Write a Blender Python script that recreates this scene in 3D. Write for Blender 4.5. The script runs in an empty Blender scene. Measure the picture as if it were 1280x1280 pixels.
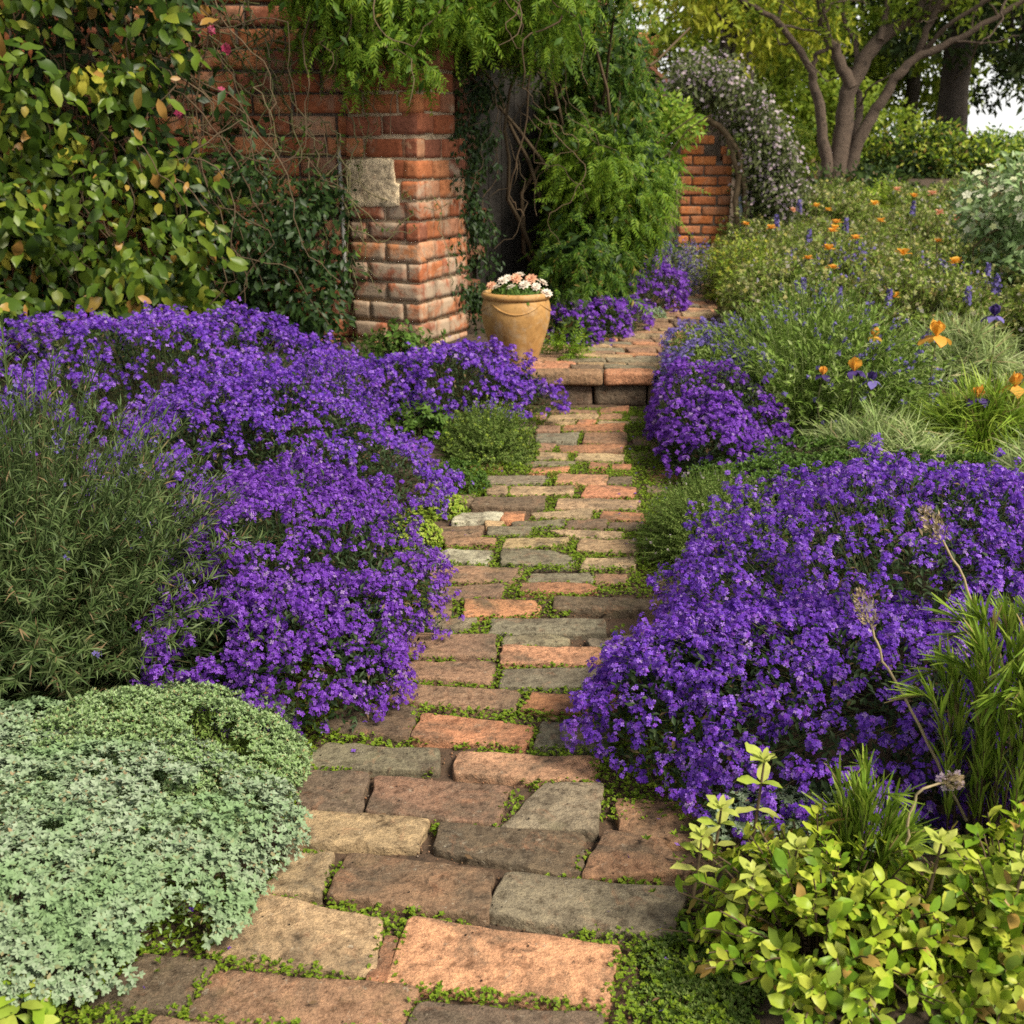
import bpy, math, numpy as np
from mathutils import Vector
sc = bpy.context.scene
COL = sc.collection
R = math.radians

# ------------------------------------------------------------------ camera
cam_d = bpy.data.cameras.new("camera")
cam = bpy.data.objects.new("camera", cam_d)
COL.objects.link(cam)
cam.location = (0, 0, 1.456)
cam.rotation_euler = (R(90 - 18.2), 0, 0)
cam_d.sensor_width = 36.0
cam_d.lens = 36.0 * 1400 / 1280
cam_d.clip_end = 500
cam_d.clip_start = 0.05
cam_d.dof.use_dof = True
cam_d.dof.focus_distance = 2.9
cam_d.dof.aperture_fstop = 6.5
sc.camera = cam

# ------------------------------------------------------------------ light
SUN_EL, SUN_AZ = 48, 129          # azimuth measured from +Y towards +X
w = bpy.data.worlds.new("World"); sc.world = w; w.use_nodes = True
nt = w.node_tree
bg = nt.nodes["Background"]
sky = nt.nodes.new("ShaderNodeTexSky")
sky.sky_type = 'NISHITA'; sky.sun_disc = False
sky.sun_elevation = R(SUN_EL); sky.sun_rotation = R(SUN_AZ)
sky.dust_density = 1.0; sky.air_density = 1.0; sky.ozone_density = 1.0
hs = nt.nodes.new("ShaderNodeHueSaturation")          # thin bright overcast: the blue is veiled
hs.inputs["Saturation"].default_value = 0.14
nt.links.new(sky.outputs[0], hs.inputs["Color"])
tcw = nt.nodes.new("ShaderNodeTexCoord"); sxw = nt.nodes.new("ShaderNodeSeparateXYZ"); mrw = nt.nodes.new("ShaderNodeMapRange")   # pale cloud low over the horizon
mrw.interpolation_type = 'SMOOTHSTEP'
mrw.inputs[1].default_value = 0.30; mrw.inputs[2].default_value = 0.10; mrw.inputs[3].default_value = 0.0; mrw.inputs[4].default_value = 0.9
mxw = nt.nodes.new("ShaderNodeMix"); mxw.data_type = 'RGBA'; mxw.inputs[7].default_value = (8.0, 8.0, 7.7, 1)
nt.links.new(tcw.outputs["Generated"], sxw.inputs[0]); nt.links.new(sxw.outputs[2], mrw.inputs[0]); nt.links.new(mrw.outputs[0], mxw.inputs[0])
nt.links.new(hs.outputs[0], mxw.inputs[6]); nt.links.new(mxw.outputs[2], bg.inputs[0])
bg.inputs[1].default_value = 0.085
sun_d = bpy.data.lights.new("sun", 'SUN')
sun_d.energy = 3.5; sun_d.angle = R(18); sun_d.color = (1.0, 0.91, 0.77)
sun = bpy.data.objects.new("sun", sun_d); COL.objects.link(sun)
sd = Vector((math.sin(R(SUN_AZ)) * math.cos(R(SUN_EL)), math.cos(R(SUN_AZ)) * math.cos(R(SUN_EL)), math.sin(R(SUN_EL))))
sun.rotation_euler = sd.to_track_quat('Z', 'Y').to_euler()
sun.location = (8, 4, 12)
sc.view_settings.view_transform = 'Standard'
sc.view_settings.look = 'None'
sc.view_settings.exposure = 0.88
sc.view_settings.gamma = 1.0
sc.view_settings.use_curve_mapping = False
cy = sc.cycles
cy.max_bounces = 5; cy.diffuse_bounces = 2; cy.glossy_bounces = 2; cy.transmission_bounces = 3
cy.sample_clamp_indirect = 6.0; cy.caustics_reflective = False; cy.caustics_refractive = False
cy.use_denoising = False

# ------------------------------------------------------------------ numpy mesh helpers
def nz(a):
    return a / np.maximum(np.linalg.norm(a, axis=-1, keepdims=True), 1e-9)

class MB:
    def __init__(s): s.V = []; s.L = []; s.T = []; s.n = 0
    def add(s, V, L, T):
        V = np.asarray(V, float).reshape(-1, 3)
        s.V.append(V); s.L.append(np.asarray(L, np.int64) + s.n); s.T.append(np.asarray(T, np.int64)); s.n += len(V)
        return s
    def mesh(s, name, mat, origin=(0, 0, 0), smooth=True):
        V = np.concatenate(s.V) - np.asarray(origin, float); L = np.concatenate(s.L); T = np.concatenate(s.T)
        me = bpy.data.meshes.new(name)
        me.vertices.add(len(V)); me.loops.add(len(L)); me.polygons.add(len(T))
        me.vertices.foreach_set("co", V.astype(np.float32).ravel())
        me.loops.foreach_set("vertex_index", L.astype(np.int32))
        st = np.zeros(len(T), np.int32); st[1:] = np.cumsum(T)[:-1]
        me.polygons.foreach_set("loop_start", st)
        me.polygons.foreach_set("use_smooth", np.full(len(T), smooth, bool))
        me.update(calc_edges=True)
        me.validate()
        me.materials.append(mat)
        return me
    def build(s, name, mat, parent=None, smooth=True, kind=None):
        org = tuple(parent.location) if parent is not None else (0, 0, 0)
        if parent is not None and parent.parent is not None: org = tuple(parent.location + parent.parent.location)
        o = bpy.data.objects.new(name, s.mesh(name, mat, org, smooth))
        COL.objects.link(o)
        if parent is not None: o.parent = parent
        if kind: o["kind"] = kind
        return o

def thing(name, label, cat, loc=(0, 0, 0), group=None):
    o = bpy.data.objects.new(name, None); COL.objects.link(o)
    o.empty_display_size = 0.1
    o.location = loc
    o["label"] = label; o["category"] = cat
    if group: o["group"] = group
    return o

def dup(root, loc, rz=0.0, scale=1.0, label=None):
    r = root.copy(); COL.objects.link(r); r.location = loc; r.rotation_euler = (0, 0, rz); r.scale = (scale,) * 3
    if label: r["label"] = label
    for ch in root.children:
        c = ch.copy(); COL.objects.link(c); c.parent = r
    return r

# ---- templates: (verts, flat loops, totals)
def leaf_t(wd=0.4, rows=4, fold=0.12, curl=0.25, peak=0.45, tipw=0.02, stalk=0.0):
    ts = np.linspace(0, 1, rows + 1)
    V = []
    for t in ts:
        k = math.log(0.5) / math.log(peak)
        hw = 0.5 * wd * max(math.sin(math.pi * min(t ** k, 1.0)), 0.0) ** 0.8
        hw = max(hw, tipw * 0.5)
        y = stalk + t * (1 - stalk)
        z = -curl * t * t
        V += [(-hw, y, z + fold * hw), (0, y, z), (hw, y, z + fold * hw)]
    L = []; T = []
    for i in range(rows):
        a = i * 3
        L += [a, a + 1, a + 4, a + 3, a + 1, a + 2, a + 5, a + 4]; T += [4, 4]
    return np.array(V), np.array(L), np.array(T)

def diamond_t(wd=0.4, fold=0.15, curl=0.1):
    V = np.array([(0, 0, 0), (wd / 2, 0.45, fold * wd), (0, 1, -curl), (-wd / 2, 0.45, fold * wd), ])
    return V, np.array([0, 1, 2, 0, 2, 3]), np.array([3, 3])

def blade_t(wd=0.05, rows=4, curl=0.3):
    ts = np.linspace(0, 1, rows + 1); V = []; L = []; T = []
    for t in ts:
        hw = 0.5 * wd * (1 - t ** 2.2) * (0.6 + 0.6 * min(t * 3, 1)) + 0.002
        V += [(-hw, t * (1 - 0.25 * curl * t), -curl * t * t), (hw, t * (1 - 0.25 * curl * t), -curl * t * t)]
    for i in range(rows):
        a = 2 * i; L += [a, a + 1, a + 3, a + 2]; T.append(4)
    return np.array(V), np.array(L), np.array(T)

def floret_t(k=4, cup=0.25, wd=0.75):
    V = [(0, 0, 0)]; L = []; T = []
    for i in range(k):
        a = 2 * math.pi * i / k; ca, sa = math.cos(a), math.sin(a); h = wd / 2
        for (r, s, z) in ((0.62, h, cup * 0.7), (1.0, 0.0, cup * 0.55), (0.62, -h, cup * 0.7)):
            V.append((r * ca - s * sa, r * sa + s * ca, z))
        b = 1 + 3 * i
        L += [0, b + 2, b + 1, b]; T.append(4)
    return np.array(V), np.array(L), np.array(T)

def xf(t, ry=(0, 1, 0), n=(0, 0, 1), s=1.0, p=(0, 0, 0)):
    Rm = basis_yz(np.array([ry], float), np.array([n], float))[0]
    return (t[0] * s) @ Rm.T + np.array(p), t[1], t[2]

def join(ts):
    V = []; L = []; T = []; n = 0
    for v, l, t in ts:
        V.append(v); L.append(np.asarray(l) + n); T.append(t); n += len(v)
    return np.concatenate(V), np.concatenate(L), np.concatenate(T)

def basis_yz(y, n):
    y = nz(y); x = np.cross(y, n)
    bad = np.linalg.norm(x, axis=-1) < 1e-4
    x[bad] = np.cross(y[bad], np.array([0.37, 0.91, 0.2]))
    x = nz(x); z = np.cross(x, y)
    return np.stack([x, y, z], axis=-1)

def basis_z(z, roll):
    z = nz(z); ref = np.where(np.abs(z[:, 2:3]) < 0.95, np.array([[0, 0, 1.0]]), np.array([[1.0, 0, 0]]))
    x = nz(np.cross(ref, z)); y = np.cross(z, x)
    c, s = np.cos(roll)[:, None], np.sin(roll)[:, None]
    return np.stack([x * c + y * s, -x * s + y * c, z], axis=-1)

def scatter(mb, t, P, Rm, S):
    V, L, T = t; N = len(P)
    if N == 0: return
    S = np.asarray(S, float)
    if S.ndim == 1: VV = V[None] * S[:, None, None]
    elif S.ndim == 2: VV = V[None] * S[:, None, :]
    else: VV = V[None] * S
    W = np.einsum('nij,nkj->nki', Rm, np.broadcast_to(VV, (N,) + V.shape)) + P[:, None, :]
    LL = (L[None] + (np.arange(N) * len(V))[:, None]).ravel()
    mb.add(W.reshape(-1, 3), LL, np.tile(T, N))

def scatter_mix(mb, ts, P, Rm, S, rg):
    k = rg.integers(0, len(ts), len(P))
    for i, t in enumerate(ts):
        m = k == i
        scatter(mb, t, P[m], Rm[m], S[m])

def tubes(mb, C, rad, sides=3):
    """C (N,K,3) centre lines, rad (N,K) radii"""
    N, K, _ = C.shape
    tg = np.gradient(C, axis=1); tg = nz(tg)
    ref = np.eye(3)[np.argmin(np.abs(tg).mean(1), -1)][:, None, :]          # one steady reference axis per tube
    x = nz(np.cross(np.broadcast_to(ref, tg.shape), tg)); y = np.cross(tg, x)
    a = np.arange(sides) * 2 * np.pi / sides
    V = C[:, :, None] + rad[:, :, None, None] * (np.cos(a)[:, None] * x[:, :, None] + np.sin(a)[:, None] * y[:, :, None])
    k, s = np.meshgrid(np.arange(K - 1), np.arange(sides), indexing='ij')
    s2 = (s + 1) % sides
    q = np.stack([k * sides + s, k * sides + s2, (k + 1) * sides + s2, (k + 1) * sides + s], -1).reshape(-1)
    L = (q[None] + (np.arange(N) * K * sides)[:, None]).ravel()
    mb.add(V.reshape(-1, 3), L, np.full(N * (K - 1) * sides, 4))

def limb(mb, pts, r0, r1, sides=8, wob=0.0, seed=0, sub=5):
    """one smooth tapered limb through pts"""
    p = np.asarray(pts, float); n = len(p)
    q = np.vstack([2 * p[0] - p[1], p, 2 * p[-1] - p[-2]])
    out = []
    for i in range(n - 1):
        a, b, c, d = q[i], q[i + 1], q[i + 2], q[i + 3]
        for t in np.linspace(0, 1, sub, endpoint=False):
            out.append(0.5 * (2 * b + (c - a) * t + (2 * a - 5 * b + 4 * c - d) * t * t + (3 * b - a - 3 * c + d) * t ** 3))
    out.append(p[-1]); out = np.array(out)
    rg = np.random.default_rng(seed)
    if wob: out[1:-1] += rg.normal(0, wob, out[1:-1].shape)
    rad = r0 + (r1 - r0) * np.linspace(0, 1, len(out)) ** 0.8
    rad = rad * (1 + rg.normal(0, 0.05, len(out)))
    tubes(mb, out[None], rad[None], sides)
    return out

def wave(P, seed, freq, n=7):
    rg = np.random.default_rng(seed)
    K = nz(rg.normal(size=(n, 3))) * freq * rg.uniform(0.5, 1.5, (n, 1)); ph = rg.uniform(0, 6.28, n)
    return np.cos(P @ K.T + ph).sum(-1) / math.sqrt(n * 0.5) * 0.5

def dome(n, c, rx, ry, h, rot, rg, lump=0.12, freq=6, shell=(1, 1), zmin=0.0, seed=0):  # uneven dome
    k = int(n * 2.5) + 20
    d = nz(rg.normal(size=(k, 3))); d[:, 2] = np.abs(d[:, 2]) * 1.0
    nn = d / np.array([rx, ry, h]); area = np.linalg.norm(nn, axis=1)
    keep = rg.uniform(0, area.max(), k) < area
    d = d[keep][:n]
    while len(d) < n:
        d = np.concatenate([d, d[rg.integers(0, len(d), n - len(d))] ])
    q_ = d * np.array([rx, ry, h]); f = 1 + lump * (wave(q_, seed + 5, freq) + 0.6 * wave(q_, seed + 6, freq * 2.3)) + 0.35 * lump * wave(q_, seed + 7, freq * 6)
    f = f * rg.uniform(shell[0], shell[1], len(d))
    p = d * np.array([rx, ry, h]) * f[:, None]
    p[:, 2] = np.maximum(p[:, 2], zmin)
    nrm = nz(d / np.array([rx, ry, h]))
    ca, sa = math.cos(rot), math.sin(rot)
    M = np.array([[ca, -sa, 0], [sa, ca, 0], [0, 0, 1]])
    return p @ M.T + np.array(c), nrm @ M.T

def rnd_dirs(n, rg): return nz(rg.normal(size=(n, 3)))

# ------------------------------------------------------------------ materials
def mat_new(name):
    m = bpy.data.materials.new(name); m.use_nodes = True
    n = m.node_tree.nodes; n.clear()
    out = n.new("ShaderNodeOutputMaterial")
    return m, n, m.node_tree.links, out

def ramp(n, cols, interp='LINEAR', pos=None):
    r = n.new("ShaderNodeValToRGB"); cr = r.color_ramp; cr.interpolation = interp
    k = len(cols)
    while len(cr.elements) < k: cr.elements.new(0.5)
    for i, c in enumerate(cols):
        cr.elements[i].position = pos[i] if pos else (i / (k - 1) if k > 1 else 0)
        cr.elements[i].color = (*c, 1)
    return r

def noise(n, l, vec, scale, detail=4, rough=0.55, dist=0.0):
    t = n.new("ShaderNodeTexNoise"); t.inputs["Scale"].default_value = scale; t.inputs["Detail"].default_value = detail
    t.inputs["Roughness"].default_value = rough; t.inputs["Distortion"].default_value = dist
    if vec is not None: l.new(vec, t.inputs["Vector"])
    return t

def mixc(n, l, a, b, fac, mode='MIX'):
    m = n.new("ShaderNodeMix"); m.data_type = 'RGBA'; m.blend_type = mode
    for sock, v in ((m.inputs["A"], a), (m.inputs["B"], b), (m.inputs["Factor"], fac)):
        pass
    A, B, F = m.inputs[6], m.inputs[7], m.inputs[0]
    for s_, v in ((A, a), (B, b), (F, fac)):
        if hasattr(v, "is_output"): l.new(v, s_)
        elif isinstance(v, tuple): s_.default_value = (*v, 1)
        else: s_.default_value = v
    return m.outputs[2]

def leaf_mat(name, cols, rough=0.5, trans=0.3, patch=None, patch_scale=4.0, spec=0.18, tcol=None, dry=None):
    m, n, l, out = mat_new(name)
    g = n.new("ShaderNodeNewGeometry")
    k_ = len(cols)
    rp = ramp(n, cols) if dry is None else ramp(n, cols + [dry, dry], pos=[0.94 * i / (k_ - 1) for i in range(k_)] + [0.965, 1.0])
    l.new(g.outputs["Random Per Island"], rp.inputs[0])
    c = rp.outputs[0]
    tc = n.new("ShaderNodeTexCoord")
    if patch is not None:
        ns = noise(n, l, tc.outputs["Object"], patch_scale, 2)
        mr = n.new("ShaderNodeMapRange"); mr.inputs[1].default_value = 0.45; mr.inputs[2].default_value = 0.68
        l.new(ns.outputs[0], mr.inputs[0])
        c = mixc(n, l, c, patch, mr.outputs[0])
    # slight mottling over every leaf
    n2 = noise(n, l, tc.outputs["Object"], 90, 2)
    r2 = ramp(n, [(0.78, 0.78, 0.78), (1.15, 1.15, 1.1)]); l.new(n2.outputs[0], r2.inputs[0])
    c = mixc(n, l, c, r2.outputs[0], 1.0, 'MULTIPLY')
    b = n.new("ShaderNodeBsdfPrincipled"); l.new(c, b.inputs["Base Color"])
    b.inputs["Roughness"].default_value = rough; b.inputs["Specular IOR Level"].default_value = spec
    if trans > 0:
        t = n.new("ShaderNodeBsdfTranslucent")
        if tcol: l.new(mixc(n, l, c, tcol, 1.0, 'MULTIPLY'), t.inputs[0])
        else: l.new(c, t.inputs[0])
        mx = n.new("ShaderNodeMixShader"); mx.inputs[0].default_value = trans
        l.new(b.outputs[0], mx.inputs[1]); l.new(t.outputs[0], mx.inputs[2]); l.new(mx.outputs[0], out.inputs[0])
    else: l.new(b.outputs[0], out.inputs[0])
    return m

def bump(n, l, b, h, strength=0.5, dist=0.01):
    bp = n.new("ShaderNodeBump"); bp.inputs["Strength"].default_value = strength; bp.inputs["Distance"].default_value = dist
    l.new(h, bp.inputs["Height"]); l.new(bp.outputs[0], b.inputs["Normal"])

def rough_mat(name, c1, c2, scale=8, rough=0.9, bs=0.6, bd=0.01, c3=None):
    m, n, l, out = mat_new(name); tc = n.new("ShaderNodeTexCoord")
    a = noise(n, l, tc.outputs["Object"], scale, 8, 0.65)
    cols = [c1, c2] if c3 is None else [c1, c2, c3]
    rp = ramp(n, cols, pos=[0.3, 0.7] if c3 is None else [0.3, 0.5, 0.72]); l.new(a.outputs[0], rp.inputs[0])
    b = n.new("ShaderNodeBsdfPrincipled"); l.new(rp.outputs[0], b.inputs["Base Color"]); b.inputs["Roughness"].default_value = rough
    a2 = noise(n, l, tc.outputs["Object"], scale * 5, 8, 0.7)
    bump(n, l, b, a2.outputs[0], bs, bd); l.new(b.outputs[0], out.inputs[0])
    return m

def paver_mat(name, use_obj=True, island=None):
    m, n, l, out = mat_new(name); tc = n.new("ShaderNodeTexCoord"); oi = n.new("ShaderNodeObjectInfo")
    if use_obj:
        base = oi.outputs["Color"]
        mp = n.new("ShaderNodeVectorMath"); mp.operation = 'ADD'
        cmb = n.new("ShaderNodeCombineXYZ"); mu = n.new("ShaderNodeMath"); mu.operation = 'MULTIPLY'; mu.inputs[1].default_value = 40
        l.new(oi.outputs["Random"], mu.inputs[0]); l.new(mu.outputs[0], cmb.inputs[0]); l.new(mu.outputs[0], cmb.inputs[2])
        l.new(tc.outputs["Object"], mp.inputs[0]); l.new(cmb.outputs[0], mp.inputs[1]); vec = mp.outputs[0]
    else:
        g = n.new("ShaderNodeNewGeometry"); rp = ramp(n, island); l.new(g.outputs["Random Per Island"], rp.inputs[0]); base = rp.outputs[0]; vec = tc.outputs["Object"]
    # weathering: grey-brown grime, pale lime bloom, dark pits, orange wear
    big = noise(n, l, vec, 5.5, 8, 0.68, 0.8); r1 = ramp(n, [(0, 0, 0), (0.85, 0.85, 0.85)], pos=[0.46, 0.66]); l.new(big.outputs[0], r1.inputs[0])
    c = mixc(n, l, base, (0.12, 0.095, 0.065), r1.outputs[0])
    n5 = noise(n, l, vec, 14, 6, 0.7, 1.0); r5 = ramp(n, [(0, 0, 0), (0.5, 0.5, 0.5)], pos=[0.56, 0.72]); l.new(n5.outputs[0], r5.inputs[0])
    c = mixc(n, l, c, (0.38, 0.18, 0.095), r5.outputs[0])
    n3 = noise(n, l, vec, 38, 8, 0.7); r3 = ramp(n, [(0.42, 0.39, 0.36), (0.98, 0.98, 0.98), (1.38, 1.36, 1.3)], pos=[0.33, 0.49, 0.69]); l.new(n3.outputs[0], r3.inputs[0])
    c = mixc(n, l, c, r3.outputs[0], 1.0, 'MULTIPLY')
    n4 = noise(n, l, vec, 60, 6, 0.75); r4 = ramp(n, [(0, 0, 0), (0.7, 0.7, 0.7)], pos=[0.6, 0.72]); l.new(n4.outputs[0], r4.inputs[0])
    c = mixc(n, l, c, (0.5, 0.45, 0.34), r4.outputs[0])
    vo = n.new("ShaderNodeTexVoronoi"); vo.inputs["Scale"].default_value = 52; l.new(vec, vo.inputs["Vector"])
    rv = ramp(n, [(1, 1, 1), (0, 0, 0)], pos=[0.06, 0.2]); l.new(vo.outputs[0], rv.inputs[0])
    n6 = noise(n, l, vec, 17, 3); r6 = ramp(n, [(0, 0, 0), (1, 1, 1)], pos=[0.58, 0.68]); l.new(n6.outputs[0], r6.inputs[0])
    pit = mixc(n, l, (0, 0, 0), rv.outputs[0], r6.outputs[0])
    c = mixc(n, l, c, (0.05, 0.035, 0.025), pit)
    n8 = noise(n, l, vec, 21, 8, 0.72, 1.4); r8 = ramp(n, [(0, 0, 0), (0.8, 0.8, 0.8)], pos=[0.57, 0.69]); l.new(n8.outputs[0], r8.inputs[0])
    c = mixc(n, l, c, (0.045, 0.033, 0.024), r8.outputs[0])      # soot and damp stains
    n11 = noise(n, l, vec, 260, 3, 0.6); r11 = ramp(n, [(0.72, 0.7, 0.68), (1.0, 1.0, 1.0), (1.25, 1.24, 1.2)], pos=[0.34, 0.5, 0.66]); l.new(n11.outputs[0], r11.inputs[0])
    c = mixc(n, l, c, r11.outputs[0], 1.0, 'MULTIPLY')          # sandy grit
    # moss film
    n7 = noise(n, l, vec, 6, 5, 0.7); r7 = ramp(n, [(0, 0, 0), (0.35, 0.35, 0.35)], pos=[0.58, 0.75]); l.new(n7.outputs[0], r7.inputs[0])
    c = mixc(n, l, c, (0.10, 0.11, 0.035), r7.outputs[0])
    b = n.new("ShaderNodeBsdfPrincipled"); l.new(c, b.inputs["Base Color"]); b.inputs["Roughness"].default_value = 0.85
    b.inputs["Specular IOR Level"].default_value = 0.25
    hh = n.new("ShaderNodeMath"); hh.operation = 'SUBTRACT'; l.new(n3.outputs[0], hh.inputs[0]); l.new(pit, hh.inputs[1])
    bump(n, l, b, hh.outputs[0], 1.0, 0.016); l.new(b.outputs[0], out.inputs[0])
    return m

# ------------------------------------------------------------------ terrain
def sstep(a, b, x):
    t = np.clip((x - a) / (b - a), 0, 1); return t * t * (3 - 2 * t)
def path_x(Y):
    Y = np.asarray(Y, float)
    return np.interp(Y, [0, 6.5, 7.0, 7.5, 8.8, 9.8, 10.8, 12.5], [-0.41, 0.42, 0.53, 0.68, 1.10, 1.46, 1.78, 2.1])
def path_hw(Y):
    return np.interp(Y, [0, 4.5, 6.4, 8.8, 10.8], [0.60, 0.53, 0.46, 0.40, 0.34])
def gz(x, Y):
    x = np.asarray(x, float); Y = np.asarray(Y, float)
    dx = np.abs(x - path_x(Y)) - path_hw(Y)
    onp = 1 - sstep(-0.02, 0.12, dx)
    terr = sstep(5.7, 6.9, Y) * (1 - onp) + (Y > 6.62) * onp
    z = 0.15 * terr + 0.85 * sstep(11.0, 17.5, Y) + 0.35 * sstep(17, 32, Y)
    bed = sstep(0.0, 0.35, dx) * 0.04
    return z + bed - 0.04 * onp + 0.0

def build_ground():
    xs = np.unique(np.concatenate([np.linspace(-60, -5, 14), np.linspace(-5, 6, 221), np.linspace(6, 60, 20)]))
    ys = np.unique(np.concatenate([np.linspace(-12, 0, 10), np.linspace(0, 14, 281), np.linspace(14, 120, 50)]))
    X, Y = np.meshgrid(xs, ys)
    Z = gz(X, Y)
    P = np.stack([X, Y, Z], -1).reshape(-1, 3)
    near = (np.abs(P[:, 0]) < 6) & (P[:, 1] < 14)
    P[:, 2] += np.where(near, 0.010 * wave(P * [1, 1, 0], 3, 22) + 0.004 * wave(P * [1, 1, 0], 4, 70), 0)
    ny, nx = X.shape
    i, j = np.meshgrid(np.arange(ny - 1), np.arange(nx - 1), indexing='ij')
    a = i * nx + j
    L = np.stack([a, a + 1, a + nx + 1, a + nx], -1).reshape(-1)
    mb = MB(); mb.add(P, L, np.full((ny - 1) * (nx - 1), 4))
    o = mb.build("ground", rough_mat("soil", (0.030, 0.020, 0.012), (0.085, 0.055, 0.032), 14, 0.95, 0.9, 0.02, (0.055, 0.04, 0.02)))
    o["kind"] = "structure"
build_ground()

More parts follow.
